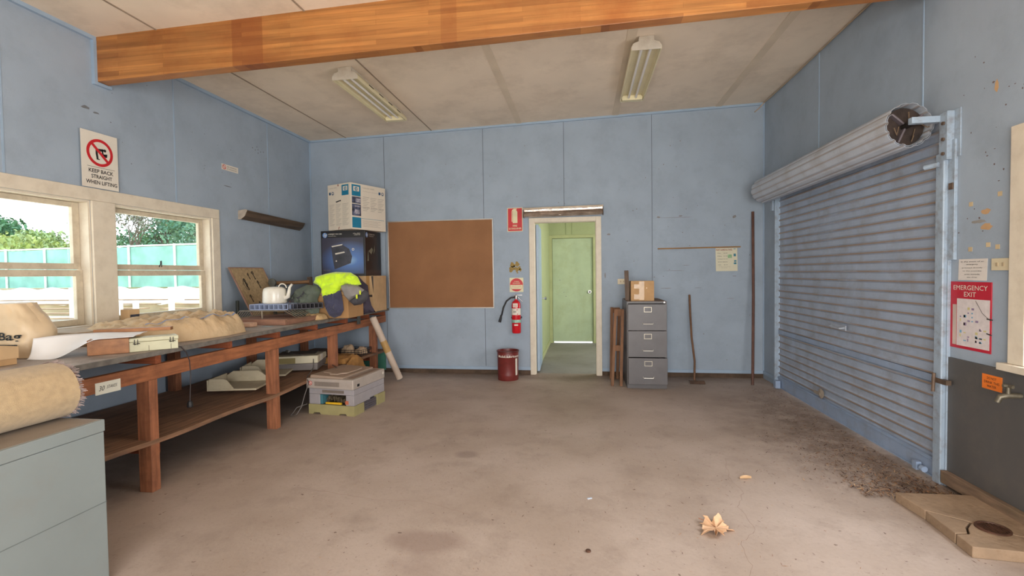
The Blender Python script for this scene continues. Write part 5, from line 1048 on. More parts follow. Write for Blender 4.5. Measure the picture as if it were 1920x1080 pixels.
m_ = MB(); fr.rect(m_, .222, .25, .19, .225, .0015, .002); fr.rect(m_, .226, .255, .12, .14, .0015, .002); fr.rect(m_, .222, .25, .282, .29, .0015, .002); fr.rect(m_, .222, .255, .088, .112, .0015, .002); m_.build('print_picture', mat('pic_teal', C(60, 130, 150), .6, .3, 60), po, world=True)
fr.text('Prices include all taxes', .04, .18, .055, .062, .0016, grey_ink, po); fr.text('Ask at the office', .07, .14, .04, .047, .0016, grey_ink, po)
# filing cabinet
fx0, fx1, fy0, fy1 = .52, .985, 5.965, 6.64; fzt = .988
fc = empty('filing_cabinet', ((fx0+fx1)/2, (fy0+fy1)/2, FZ), label='dark grey three-drawer steel filing cabinet against the back wall', cat='filing cabinet')
fg_m = mat('cabinet_grey', C(94, 90, 90), .42, .05, 5, dirt=C(90, 80, 74), damt=.4, dscale=6); fd_m = mat('drawer_grey', C(98, 94, 95), .4, .05, 6, dirt=C(92, 84, 78), damt=.3, dscale=7)
m_ = MB(); m_.box(fx0, fx0+.02, fy0+.012, fy1, FZ+.0, fzt); m_.box(fx1-.02, fx1, fy0+.012, fy1, FZ, fzt); m_.box(fx0+.0205, fx1-.0205, fy0+.012, fy1, fzt-.025, fzt); m_.box(fx0+.0205, fx1-.0205, fy1-.02, fy1, FZ, fzt-.0255); m_.box(fx0+.0205, fx1-.0205, fy0+.02, fy1-.021, FZ, FZ+.06); m_.box(fx0, fx1, fy0, fy0+.0115, fzt-.026, fzt); m_.box(fx0+.005, fx1-.005, fy0+.004, fy0+.0115, FZ, FZ+.055)
m_.build('carcass', fg_m, fc, world=True, bevel=.002)
bx(fx0+.01, fx1-.01, fy0+.01, fy1-.01, fzt+.0002, fzt+.002).build('dust_layer', mat('cabinet_dust', C(128, 106, 88), .9, .1, 9), fc, world=True)
dz = [(.0, .295, .02), (.30, .612, 0), (.617, .955, 0)]
H0 = FZ+.058; tot = (fzt-.03-H0)
for k in range(3):
    z0_ = H0+tot*k/3+.003; z1_ = H0+tot*(k+1)/3-.003; yo = fy0-.022-(.03 if k == 0 else 0)
    dw = bx(fx0+.012, fx1-.002, yo, yo+.018, z0_, z1_).build('drawer', fd_m, fc, world=True, bevel=.003)
    MB().box(fx0+.03, fx1-.03, yo+.0185, fy0+.3, z0_+.01, z1_-.03).build('drawer_tray', fg_m, fc, world=True)
    fr = Fr(((fx0+fx1)/2+.01, yo-.0002, z0_), (1, 0, 0), (0, 0, 1)); h_ = z1_-z0_
    m_ = MB(); a_ = .045
    fr.rect(m_, -a_, a_, h_-.095, h_-.089, 0, .004); fr.rect(m_, -a_, a_, h_-.04, h_-.034, 0, .004); fr.rect(m_, -a_, -a_+.006, h_-.089, h_-.04, 0, .004); fr.rect(m_, a_-.006, a_, h_-.089, h_-.04, 0, .004); m_.build('label_holder', mat('holder', C(186, 176, 158), .35, metal=.5), dw, world=True)
    m_ = MB(); m_.tube([fr.p(-.062, .088, 0), fr.p(-.055, .08, .022), fr.p(.055, .08, .022), fr.p(.062, .088, 0)], .006, 8); m_.build('handle', mat('nickel', C(214, 208, 200), .3, .03, metal=.35), dw, world=True, smooth=True)
m_ = MB(); m_.tube([(fx1-.03, fy0-.001, fzt-.013), (fx1-.03, fy0-.009, fzt-.013)], .009, 14); m_.build('lock', chrome, fc, world=True)
cbn = empty('carton', (.7, 6.2, fzt+.002), label='taped brown cardboard box on top of the filing cabinet', cat='box')
T = Matrix.Translation((.578, 6.03, fzt+.002))
bx(0, .262, 0, .24, 0, .255, T).build('carton_body', card, cbn, world=True, bevel=.002) if 0 else None
m_ = MB(); m_.box(0, .27, 0, .003, 0, .238, T); m_.box(0, .27, .237, .24, 0, .238, T); m_.box(0, .003, .0035, .2365, 0, .238, T); m_.box(.267, .27, .0035, .2365, 0, .238, T); m_.box(.0035, .2665, .0035, .2365, 0, .003, T); m_.build('carton_body', card, cbn, world=True)
m_ = MB(); m_.box(-.002, .272, -.0015, -.0003, .2, .238, T) if 0 else None; m_.box(.003, .267, .004, .1, .239, .241, T); m_.build('flap', card2, cbn, world=True)
fr = Fr((.578, 6.0297, fzt+.002), (1, 0, 0), (0, 0, 1)); tpm = mat('clear_tape', C(194, 158, 114), .25, .06, 20); m_ = MB(); fr.rect(m_, .095, .155, .01, .235, 0, .0008); fr.rect(m_, .035, .095, .15, .2, 0, .0008); fr.rect(m_, .035, .095, .02, .08, 0, .0008); fr.rect(m_, .175, .19, .15, .16, 0, .0008); m_.build('tape', tpm, cbn, world=True)
m_ = MB(); m_.add([(.524, 6.20, fzt+.002), (.564, 6.10, fzt+.002), (.572, 6.16, fzt+.002), (.536, 6.25, fzt+.002), (.512, 6.20, 1.36), (.556, 6.10, 1.35), (.560, 6.16, 1.362), (.520, 6.25, 1.355)], [(0, 3, 2, 1), (4, 5, 6, 7), (0, 1, 5, 4), (1, 2, 6, 5), (2, 3, 7, 6), (3, 0, 4, 7)])
tag(m_.build('timber_post', mat('grey_timber', C(136, 116, 102), .9, .15, 7, .2, 40, stretch=(7, 7, 1)), bevel=.003), 'short grey weathered timber post standing beside the box on the filing cabinet', 'timber')
# folded trestle
ts = empty('folding_trestle', (.41, 6.3, FZ), label='folded wooden trestle leaning between the doorway and the filing cabinet', cat='trestle')
tw = mat('trestle_wood', C(128, 88, 58), .7, .15, 5, stretch=(7, 7, 1), dirt=C(84, 54, 36), damt=.4)
for (a_, b_) in (((.35, 6.08, FZ), (.40, 6.16, .865)), ((.36, 6.50, FZ), (.375, 6.50, .88)), ((.455, 6.08, FZ), (.485, 6.16, .865)), ((.44, 6.50, FZ), (.47, 6.50, .86))):
    m_ = MB(); m_.beam(Vector(a_)+Vector((0, 0, .001)), b_, .035, .045, up=(0, 1, 0)); m_.build('leg', tw, ts, world=True, bevel=.002)
for (a_, b_, w_, h_) in (((.385, 6.16, .84), (.5, 6.16, .84), .03, .085), ((.37, 6.52, .84), (.48, 6.52, .84), .03, .07), ((.375, 6.14, .40), (.475, 6.14, .40), .03, .07)):
    m_ = MB(); m_.beam(a_, b_, w_, h_); m_.build('cross_rail', tw, ts, world=True, bevel=.002)
m_ = MB(); m_.beam((.43, 6.18, .37), (.43, 6.48, .37), .07, .03); m_.build('tray_board', tw, ts, world=True, bevel=.002)
# hoe and iron bar
hoe = empty('hoe', (1.36, 6.33, FZ), label='old hoe with a thin bent handle leaning on the back wall', cat='hoe')
m_ = MB(); m_.tube([(1.375, 6.33, FZ+.02), (1.39, 6.38, .2), (1.37, 6.46, .5), (1.375, 6.56, .8), (1.385, 6.65, 1.03)], .013, 10); m_.build('handle', mat('hoe_handle', C(116, 84, 60), .7, .15, 8), hoe, world=True, smooth=True)
m_ = MB(); m_.grid(lambda u, v: (1.31+.18*u, 6.25+.1*v, FZ+.004+.03*v*(1-v)*2+.02*v), 8, 4); m_.tube([(1.375, 6.33, FZ+.02), (1.385, 6.30, FZ+.03), (1.39, 6.28, FZ+.02)], .01, 8); m_.build('blade', mat('rusty_blade', C(92, 70, 56), .7, .2, 14), hoe, world=True, solid=.004)
m_ = MB(); m_.tube([(2.025, 6.21, FZ+.012), (2.10, 6.42, 1.0), (2.165, 6.64, 2.09)], .017, 12); tag(m_.build('iron_pipe', mat('rusty_pipe', C(98, 64, 52), .6, .15, 10), smooth=True), 'long rusty brown pipe leaning in the right-hand back corner', 'pipe')
# ------------------------------------------------------------------ roller shutter
rs = empty('roller_shutter', (2.3, 4.9, FZ), label='blue-grey corrugated steel roller shutter with rusty ridges, coiled in an open drum', cat='roller door')
def shut_mat():
    m = mat('shutter_steel', C(164, 176, 194), .42, .05, 5, dirt=C(126, 112, 98), damt=.5, dscale=4)
    nt = m.node_tree; bs = nt.nodes['Principled BSDF']; L = nt.links.new; src = bs.inputs['Base Color'].links[0].from_socket
    g = nd(nt, 'ShaderNodeNewGeometry'); sx = nd(nt, 'ShaderNodeSeparateXYZ'); L(g.outputs['Position'], sx.inputs[0])
    a = nd(nt, 'ShaderNodeMath'); a.operation = 'ADD'; L(sx.outputs[2], a.inputs[0]); a.inputs[1].default_value = 10.06
    d = nd(nt, 'ShaderNodeMath'); d.operation = 'DIVIDE'; L(a.outputs[0], d.inputs[0]); d.inputs[1].default_value = .0755
    f = nd(nt, 'ShaderNodeMath'); f.operation = 'FRACT'; L(d.outputs[0], f.inputs[0])
    r = nd(nt, 'ShaderNodeValToRGB'); L(f.outputs[0], r.inputs[0]); r.color_ramp.elements[0].color = (0, 0, 0, 1); r.color_ramp.elements[1].color = (0, 0, 0, 1); r.color_ramp.elements[1].position = 1
    for p, v in ((.60, 0), (.68, 1), (.78, 1), (.84, 0)):
        e = r.color_ramp.elements.new(p); e.color = (v, v, v, 1)
    n = nd(nt, 'ShaderNodeTexNoise'); n.inputs['Scale'].default_value = 2.5; n.inputs['Detail'].default_value = 8; L(g.outputs['Position'], n.inputs['Vector'])
    r2 = nd(nt, 'ShaderNodeValToRGB'); L(n.outputs[0], r2.inputs[0]); r2.color_ramp.elements[0].position = .25; r2.color_ramp.elements[1].position = .5
    mu = nd(nt, 'ShaderNodeMath'); mu.operation = 'MULTIPLY'; L(r.outputs[0], mu.inputs[0]); L(r2.outputs[0], mu.inputs[1])
    m3 = nd(nt, 'ShaderNodeMath'); m3.operation = 'MULTIPLY'; L(mu.outputs[0], m3.inputs[0]); m3.inputs[1].default_value = .9
    mx = nd(nt, 'ShaderNodeMixRGB'); L(m3.outputs[0], mx.inputs[0]); L(src, mx.inputs[1]); mx.inputs[2].default_value = C(146, 122, 98); L(mx.outputs[0], bs.inputs['Base Color']); return m
sm = shut_mat()
PER = .0755; prof = []
z_ = FZ+.20
def px(fz):                                    # curtain profile across one period
    if fz < .52: return 0
    if fz < .66: return (fz-.52)/.14*.013
    if fz < .82: return .013
    if fz < .96: return .013*(1-(fz-.82)/.14)
    return 0
zz = FZ+.10
while zz < 2.36:
    fz = ((zz+10.06)/PER) % 1; prof.append((px(fz), zz)); zz += PER/24
m_ = MB(); n = len(prof); XS = 2.318
m_.add([(XS-p-.004*sin(3*y), y, z_) for y in (3.53, 4.2, 4.86, 5.5, 6.185) for p, z_ in prof], [(k*n+i, k*n+i+1, (k+1)*n+i+1, (k+1)*n+i) for k in range(4) for i in range(n-1)])
m_.build('curtain', sm, rs, world=True)
m_ = MB(); m_.box(2.295, 2.325, 3.56, 6.16, FZ+.012, FZ+.138); m_.box(2.285, 2.2945, 3.56, 6.16, FZ+.012, FZ+.022); m_.box(2.288, 2.2945, 3.56, 6.16, FZ+.118, FZ+.13); m_.build('bottom_rail', door_blue, rs, world=True, bevel=.003)
m_ = MB(); m_.box(2.3, 2.302, 3.55, 6.17, .585, .632); m_.build('lock_rail', door_blue, rs, world=True)
# lift handle, latch and rail lock
m_ = MB(); m_.tube([(2.30, 4.9, .82), (2.262, 4.88, .815), (2.262, 4.70, .812), (2.30, 4.68, .82)], .008, 8); m_.box(2.292, 2.30, 4.66, 4.92, .795, .84); m_.build('lift_handle', mat('handle_blue', C(170, 178, 190), .4, .05), rs, world=True, bevel=.002)
m_ = MB(); m_.lathe([(0, 0), (.045, 0), (.05, .01), (.03, .022), (0, .026)], seg=20, T=Matrix.Translation((2.30, 5.1, .13)) @ Matrix.Rotation(R_(-90), 4, 'Y')); m_.box(2.27, 2.285, 5.08, 5.2, .115, .14); m_.build('floor_latch', mat('latch_tan', C(150, 138, 124), .5, .1), rs, world=True)
MB().box(2.25, 2.284, 3.66, 3.70, FZ+.02, FZ+.075).build('floor_latch', door_blue, rs, world=True)
MB().tube([(2.26, 3.62, FZ+.05), (2.26, 3.59, FZ+.05)], .02, 12).build('stop_roller', door_blue, rs, world=True)
m_ = MB(); m_.box(2.23, 2.285, 6.06, 6.13, FZ+.01, FZ+.10); m_.build('corner_bracket', door_blue, rs, world=True, bevel=.004)
# guides
gdm = mat('guide_blue', C(158, 174, 190), .4, .05, 6, dirt=C(110, 90, 72), damt=.6, dscale=14)
m_ = MB(); m_.box(2.265, 2.333, 3.46, 3.532, FZ, 2.07); m_.build('guide', gdm, rs, world=True, bevel=.006)
m_ = MB(); m_.box(2.29, 2.31, 3.449, 3.459, FZ, 1.39); m_.box(2.29, 2.31, 3.405, 3.459, 1.3905, 2.14); m_.build('guide_flange', gdm, rs, world=True, bevel=.002)
m_ = MB(); m_.box(2.265, 2.333, 6.186, 6.22, FZ, 2.2); m_.build('guide', gdm, rs, world=True, bevel=.004)
m_ = MB(); m_.tube([(2.255, 3.49, 2.0), (2.22, 3.56, 1.995)], .016, 10); m_.build('guide_horn', gdm, rs, world=True)
m_ = MB(); m_.box(2.255, 2.285, 3.40, 3.53, .60, .63); m_.build('side_bolt', rust, rs, world=True)
MB().tube([(2.25, 3.50, .66), (2.245, 3.50, .54)], .01, 8).build('bolt_lever', rust, rs, world=True)
MB().box(2.28, 2.289, 3.41, 3.44, 1.83, 1.87).build('guide_clip', rust, rs, world=True)
# drum: a coiled corrugated curtain, open at its ends
DC = (2.148, 2.292); DR = .150
def coil(m_, y0, y1, R0, turns, seg, amp, a_s=-pi*.0):
    N = int(seg*turns); vs = []; per = 2*pi*R0/PER
    per = 13
    for i in range(N+1):
        a_ = a_s-2*pi*i/seg; r_ = R0-.010*(i/seg); w_ = ((i/seg*per) % 1)
        if w_ < .5: h = 0
        else: h = -amp*sin((w_-.5)*2*pi)
        r2 = r_+h
        for y in (y0, y1): vs.append((DC[0]+r2*cos(a_), y, DC[1]+r2*sin(a_)))
    m_.add(vs, [(2*i, 2*i+1, 2*i+3, 2*i+2) for i in range(N)])
def drum_mat():
    m = mat('drum_steel', C(190, 196, 206), .42, .04, 5, dirt=C(150, 136, 120), damt=.4, dscale=4)
    nt = m.node_tree; bs = nt.nodes['Principled BSDF']; L = nt.links.new; src = bs.inputs['Base Color'].links[0].from_socket
    g = nd(nt, 'ShaderNodeNewGeometry'); sx = nd(nt, 'ShaderNodeSeparateXYZ'); L(g.outputs['Position'], sx.inputs[0])
    dx = nd(nt, 'ShaderNodeMath'); dx.operation = 'SUBTRACT'; L(sx.outputs[0], dx.inputs[0]); dx.inputs[1].default_value = DC[0]
    dz = nd(nt, 'ShaderNodeMath'); dz.operation = 'SUBTRACT'; L(sx.outputs[2], dz.inputs[0]); dz.inputs[1].default_value = DC[1]
    at = nd(nt, 'ShaderNodeMath'); at.operation = 'ARCTAN2'; L(dz.outputs[0], at.inputs[0]); L(dx.outputs[0], at.inputs[1])
    q = nd(nt, 'ShaderNodeMath'); q.operation = 'MULTIPLY'; L(at.outputs[0], q.inputs[0]); q.inputs[1].default_value = -13/(2*pi)
    q2 = nd(nt, 'ShaderNodeMath'); q2.operation = 'ADD'; L(q.outputs[0], q2.inputs[0]); q2.inputs[1].default_value = 26
    f = nd(nt, 'ShaderNodeMath'); f.operation = 'FRACT'; L(q2.outputs[0], f.inputs[0])
    r = nd(nt, 'ShaderNodeValToRGB'); L(f.outputs[0], r.inputs[0]); r.color_ramp.elements[0].color = (0, 0, 0, 1); r.color_ramp.elements[1].color = (0, 0, 0, 1); r.color_ramp.elements[1].position = 1
    for p, v in ((.60, 0), (.68, 1), (.78, 1), (.86, 0)):
        e = r.color_ramp.elements.new(p); e.color = (v*.55, v*.55, v*.55, 1)
    mx = nd(nt, 'ShaderNodeMixRGB'); L(r.outputs[0], mx.inputs[0]); L(src, mx.inputs[1]); mx.inputs[2].default_value = C(146, 118, 92); L(mx.outputs[0], bs.inputs['Base Color']); return m
m_ = MB(); coil(m_, 3.6, 6.21, DR, 1.6, 312, .008); m_.build('drum_coil', drum_mat(), rs, world=True, solid=.0015)
m_ = MB(); m_.tube([(DC[0], 3.5, DC[1]), (DC[0], 6.28, DC[1])], .02, 16); m_.build('axle', steel_dark, rs, world=True, smooth=True)
m_ = MB()
for a_ in (.6, 2.4, 4.3): m_.beam((DC[0]+.02*cos(a_), 3.645, DC[1]+.02*sin(a_)), (DC[0]+.12*cos(a_), 3.645, DC[1]+.12*sin(a_)), .012, .045, up=(0, 1, 0))
m_.build('drum_wheel_and_shade', mat('wheel_grey', C(110, 100, 104), .5, .1), rs, world=True, bevel=.003)
m_ = MB(); m_.tube([(DC[0], 3.66, DC[1]), (DC[0], 3.68, DC[1])], .126, 40); m_.build('drum_wheel_and_shade', mat('drum_inner_shade', C(58, 46, 40), .9, .3, 14), rs, world=True)  # dark disc that paints the shade inside the open drum end
# bracket
m_ = MB(); m_.box(2.10, 2.30, 3.49, 3.53, DC[1]-.022, DC[1]+.018); m_.build('bracket_arm', gdm, rs, world=True, bevel=.002)
m_ = MB(); m_.box(2.262, 2.309, 3.43, 3.50, 2.02, DC[1]+.03); m_.box(2.302, 2.3105, 3.38, 3.4295, 2.03, DC[1]+.035); m_.build('bracket_plate', gdm, rs, world=True, bevel=.002)
for z_ in (2.06, 2.15, 2.25): MB().tube([(2.26, 3.455, z_), (2.25, 3.455, z_)], .011, 8).build('bolt', rust, rs, world=True)
m_ = MB(); m_.box(2.255, 2.309, 6.24, 6.30, 2.05, DC[1]+.02); m_.build('bracket_plate', gdm, rs, world=True, bevel=.002)
m_ = MB(); rr = random.Random(3)
for k in range(4):
    a_ = rr.uniform(0, 6.28); p = Vector((DC[0]+.08*cos(a_), 3.62, DC[1]+.08*sin(a_))); m_.tube([p, p+Vector((rr.uniform(-.06, .06), rr.uniform(-.02, .04), rr.uniform(-.05, .05))), p+Vector((rr.uniform(-.09, .09), .03, rr.uniform(-.07, .07)))], .003, 5)
m_.build('nest_twigs', mat('twig', C(120, 98, 76), .9), rs, world=True)
# ------------------------------------------------------------------ right wall
XF = XR-.0005
fr = Fr((XF, 3.392, 1.264), (0, -1, 0), (0, 0, 1)); m_ = MB(); fr.poly(m_, [(0, 0), (.215, -.002), (.22, .128), (.004, .128)], 0, .0012)
nt_ = tag(m_.build('paper_notice', mat('notice_paper', C(220, 212, 204), .7, .02)), 'small white paper notice taped above the emergency exit sign', 'notice')
for k, tx in enumerate(('In the event of an', 'emergency', 'proceed directly', 'to the assembly', 'area outside', 'the shop')): w_ = .02*len(tx)**.5; w_ = .0048*len(tx); fr.text(tx, .108-w_, .108+w_, .108-k*.019, .116-k*.019, .0013, ink, nt_)
plate('light_switch', Fr((XF, 3.137, 1.322), (0, -1, 0), (0, 0, 1)), .12, .068, 'cream double switch plate beside the paper notice', 2)
fr = Fr((XF, 3.448, .842), (0, -1, 0), (0, .0, 1)); m_ = MB(); fr.rect(m_, 0, .312, 0, .412, 0, .004)
ee = tag(m_.build('emergency_sign', mat('exit_red', C(188, 24, 48), .4, .03), bevel=.001), 'red EMERGENCY EXIT sign holding a site plan, beside the roller shutter', 'sign')
fr.text('EMERGENCY', .025, .285, .362, .39, .0042, plate_w, ee); fr.text('EXIT', .11, .20, .322, .35, .0042, plate_w, ee)
m_ = MB(); fr.rect(m_, .055, .302, .018, .308, .004, .005); m_.build('site_plan', mat('plan_sheet', C(218, 208, 206), .5, .05, 30), ee, world=True); m_ = MB(); fr.rect(m_, .02, .05, .02, .27, .004, .005); m_.build('plan_key', mat('plan_key', C(196, 176, 164), .5), ee, world=True)
rr = random.Random(9)
for nm, colr in (('plan_block', C(120, 170, 200)), ('plan_block', C(212, 200, 140)), ('plan_block', C(150, 130, 160))):
    m_ = MB()
    for k in range(12): u = .08+.03*rr.randrange(7); v = .05+.024*rr.randrange(9); fr.rect(m_, u, u+rr.uniform(.008, .022), v, v+rr.uniform(.006, .018), .005, .0055)
    m_.build(nm, mat('plan_%d' % int(colr[0]*1000), colr, .6), ee, world=True)
m_ = MB(); m_.tube([fr.p(.20, .30, .0055), fr.p(.25, .23, .0055), fr.p(.31, .19, .0055)], .0012, 4); m_.tube([fr.p(.285, .20, .006), fr.p(.33, .198, .012)], .0035, 5); m_.tube([fr.p(.285, .115, .006), fr.p(.325, .11, .012)], .0035, 5); m_.build('clip', steel_dark, ee, world=True)
# splashback board below the window with skirting rail
bd = empty('splashback', (2.3, 2.6, FZ), label='dark grey splashback board on the wall under the right-hand window', cat='board')
bx(2.2985, 2.3102, 1.0, 3.458, .0, .774).build('board', mat('slate_board', C(86, 84, 82), .42, .05, 3, dirt=C(120, 110, 100), damt=.25, dscale=7), bd, world=True)
bx(2.262, 2.2980, 1.0, 3.45, -.035, .045).build('skirting_rail', mat('rail_brown', C(128, 104, 84), .7, .15, 6, stretch=(7, 1, 7), dirt=C(90, 84, 50), damt=.5), bd, world=True, bevel=.003)
bx(2.30, 2.3102, 1.0, 3.44, FZ, -.001).build('dark_gap', dark, bd, world=True)
fr = Fr((2.2983, 3.180, .642), (0, -1, 0), (0, 0, 1)); m_ = MB(); fr.rect(m_, 0, .136, 0, .084, 0, .002)
og = tag(m_.build('water_warning', mat('warn_orange', C(240, 126, 40), .5, .03)), 'orange label DO NOT DRINK THIS WATER on the dark splashback', 'label')
fr.text('DO NOT', .035, .10, .058, .072, .0022, ink, og); fr.text('DRINK THIS', .015, .12, .034, .048, .0022, ink, og); fr.text('WATER', .035, .10, .012, .026, .0022, ink, og)
tpx = empty('water_tap', (2.24, 2.95, .62), label='old brass garden tap on the dark splashback at the photo\'s right edge', cat='tap')
brs = mat('old_brass', C(116, 108, 92), .45, .15, 20, metal=.6)
m_ = MB(); m_.tube([(2.298, 2.925, .655), (2.24, 2.93, .655), (2.21, 2.94, .645), (2.20, 2.945, .615)], [.014, .016, .015, .014], 12); m_.tube([(2.24, 2.93, .655), (2.24, 2.93, .70)], .011, 12); m_.build('tap_body', brs, tpx, world=True, smooth=True)
m_ = MB(); m_.tube([(2.24, 2.90, .705), (2.24, 2.96, .705)], .008, 8); m_.tube([(2.215, 2.93, .705), (2.265, 2.93, .705)], .008, 8); m_.build('tap_handle', brs, tpx, world=True, smooth=True)
# paint chips and old sticky pads on the right wall
chip = mat('paint_chip', C(196, 158, 116), .8, .08); pad = mat('sticky_pad', C(206, 184, 146), .7)
F3 = Fr((XF, 0, 0), (0, -1, 0), (0, 0, 1)); m_ = MB()
def on_px(y, z, w_, h_, m_, jag=True, sd=1):
    rr = random.Random(sd); pts = []
    for k in range(14):
        a_ = 2*pi*k/14; pts.append((-y+w_/2*cos(a_)*rr.uniform(.7, 1.15), z+h_/2*sin(a_)*rr.uniform(.7, 1.15)))
    F3.poly(m_, pts, 0, .0008)
on_px(3.19, 1.663, .075, .035, m_, sd=1); on_px(3.185, 1.575, .08, .045, m_, sd=2); on_px(3.13, 2.36, .03, .07, m_, sd=4)
m_.build('paint_chip', chip, wall_right, world=True)
m_ = MB(); on_px(3.24, 1.61, .11, .022, m_, sd=3); m_.build('paint_scuff', mat('scuff_grey', C(150, 146, 140), .8), wall_right, world=True)
m_ = MB()
for (y, z) in ((3.30, 1.72), (3.30, 1.45), (3.095, 1.75), (3.105, 1.455), (3.17, 1.47)): F3.rect(m_, -y-.014, -y+.014, z-.013, z+.013, 0, .002)
m_.build('sticky_pad', pad, wall_right, world=True)
m_ = MB(); rr = random.Random(31)
for k in range(46): on_px(rr.uniform(2.7, 3.4), rr.uniform(1.3, 2.6), rr.uniform(.004, .018), rr.uniform(.004, .012), m_, sd=k+50)
m_.build('wall_speck', mat('speck_brown', C(112, 96, 92), .8), wall_right, world=True)
# scuffs on the other walls
F4 = Fr((0, YB-.0004, 0), (1, 0, 0), (0, 0, 1)); m_ = MB(); rr = random.Random(32)
for (x, z, w_, h_) in ((1.25, 2.05, .55, .006), (1.0, 2.06, .05, .03), (1.28, 2.07, .06, .02), (1.95, 2.04, .05, .05), (1.2, 1.35, .3, .006), (1.1, 1.12, .16, .008), (1.5, 1.12, .10, .006), (1.9, .98, .12, .006), (.35, 1.85, .05, .03), (.3, 1.3, .02, .09), (1.35, 1.42, .1, .006), (1.95, 1.27, .06, .01)): F4.poly(m_, [(x+w_/2*cos(2*pi*k/12)*rr.uniform(.6, 1.1), z+h_/2*sin(2*pi*k/12)*rr.uniform(.6, 1.1)) for k in range(12)], 0, .0005)
for k in range(60): x = rr.choice((rr.uniform(-.9, 2.2), rr.uniform(.3, 2.25))); z = rr.uniform(.15, 3.2); F4.disc(m_, x, z, rr.uniform(.003, .008), 0, .0006, 6)
for k in range(26): F4.disc(m_, rr.uniform(-2.7, -.8), rr.uniform(.2, 3.2), rr.uniform(.003, .006), 0, .0006, 6)
m_.build('wall_scuff', mat('scuff_tan', C(138, 134, 132), .8), wall_back, world=True)
F5 = Fr((XL+.0004, 0, 0), (0, 1, 0), (0, 0, 1)); m_ = MB()
for (y, z) in ((5.42, 2.90), (5.47, 2.885), (5.52, 2.90), (5.57, 2.885), (5.62, 2.895), (5.50, 2.93), (5.52, 2.86)): F5.disc(m_, y, z, .008, 0, .001, 6)
for k in range(30): F5.disc(m_, rr.uniform(2.9, 6.4), rr.uniform(2.15, 3.2), rr.uniform(.003, .006), 0, .0006, 6)
for (y, z, w_, h_) in ((3.42, 2.72, .1, .03), (3.5, 2.70, .06, .02), (4.98, 2.36, .14, .01)): F5.poly(m_, [(y+w_/2*cos(2*pi*k/12)*rr.uniform(.5, 1.1), z+h_/2*sin(2*pi*k/12)*rr.uniform(.5, 1.1)) for k in range(12)], 0, .0005)
m_.build('wall_scuff', mat('scuff_dark', C(120, 122, 124), .8), wall_left, world=True)
# ------------------------------------------------------------------ raised drain slab
sl = empty('drain_slab', (2.0, 2.85, FZ), label='cracked raised concrete slab with a round floor drain, by the splashback', cat='slab')
slm = mat('slab_concrete', C(160, 134, 108), .85, .12, 4, .35, 40, dirt=C(112, 88, 64), damt=.75, dscale=8)
A_ = [(1.85, 3.19), (1.845, 2.60), (2.285, 2.56), (2.285, 3.20)]
c1 = [(1.85, 3.19), (1.872, 2.97), (2.02, 2.86), (2.14, 2.74), (2.285, 2.68), (2.285, 3.20)]; c2 = [(1.872, 2.96), (1.858, 2.725), (1.92, 2.735), (1.955, 2.80), (2.01, 2.852)]; c3 = [(1.857, 2.715), (1.848, 2.60), (2.285, 2.56), (2.285, 2.67), (2.135, 2.73), (2.018, 2.848), (1.962, 2.79), (1.925, 2.727)]
for cc_ in (c1, c2, c3): m_ = MB(); m_.prism(cc_, lambda u, v, t: (u, v, t), FZ, FZ+.055); m_.build('slab_piece', slm, sl, world=True, bevel=.004)
m_ = MB(); dc = (2.075, 2.79)
T = Matrix.Translation((dc[0], dc[1], FZ+.056)); m_.lathe([(.072, 0), (.072, .006), (.062, .008), (.060, .002)], seg=36, T=T)
for k in range(9): x = -.052+.013*k; h_ = sqrt(.06**2-x*x); m_.box(x-.003, x+.003, -h_, h_, .0, .005, T)
m_.build('drain_grate', mat('drain_rust', C(96, 64, 48), .6, .2, 20, metal=.3), sl, world=True)
m_ = MB(); m_.lathe([(0, 0), (.06, 0), (.06, .0008), (0, .0008)], seg=36, T=T); m_.build('drain_hole', dark, sl, world=True)
# ------------------------------------------------------------------ leaves and litter on the floor
lfm = mat('dry_leaf', C(214, 172, 134), .7, .12, 20, .2, 30); rr = random.Random(6)
def maple(cx, cy, R, rz, name, label, zoff=0, curl=.03):
    m_ = MB(); n = 40; pts = []
    for k in range(n):
        a_ = 2*pi*k/n; lob = abs(cos(a_*2.5)); r_ = R*(.55+.45*lob**1.2)*(1+.16*sin(13*a_)+.08*sin(29*a_)); pts.append((r_*cos(a_), r_*sin(a_)))
    rings = 7; vs = [(0, 0, .012)]
    for j in range(1, rings+1):
        for (x, y) in pts: f = j/rings; q = f*R*6; vs.append((x*f*1.15, y*f*.8, .012+curl*f*f*(.35+.35*sin(math.atan2(y, x)*2+1)+.3*sin(math.atan2(y, x)*7))+.008*noise.noise(Vector((x*60, y*60, 1)))*3*f))
    fs = [(0, 1+k, 1+(k+1) % n) for k in range(n)]+[(1+(j-1)*n+k, 1+j*n+k, 1+j*n+(k+1) % n, 1+(j-1)*n+(k+1) % n) for j in range(1, rings) for k in range(n)]
    T = Matrix.Translation((cx, cy, FZ+zoff)) @ Matrix.Rotation(rz, 4, 'Z'); m_.add(vs, fs, T); zmn = min(v.z for v in m_.v)
    for v in m_.v: v.z += FZ+.001-zmn
    o = tag(m_.build(name, lfm, smooth=False, solid=.0012), label, 'leaf')
    MB().tube([T @ Vector((0, 0, .016)), T @ Vector((.03, R*.6, .02)), T @ Vector((.02, R*.95, .03))], .002, 5).build('leaf_stalk', mat('stalk', C(150, 100, 74), .7), o, world=True)
maple(.70, 2.72, .10, 1.1, 'dry_leaf', 'large curled dry leaf on the floor in the foreground', curl=.032)
m_ = MB(); m_.grid(lambda u, v: (1.035+.075*u, 3.415+.035*(v-.5)*(1-(2*u-1)**2)+.012*u, FZ+.004+.014*(2*v-1)**2), 10, 6); tag(m_.build('dry_leaf', mat('pale_leaf', C(222, 184, 140), .7), solid=.001), 'small pale curled leaf on the floor beyond the large leaf', 'leaf')
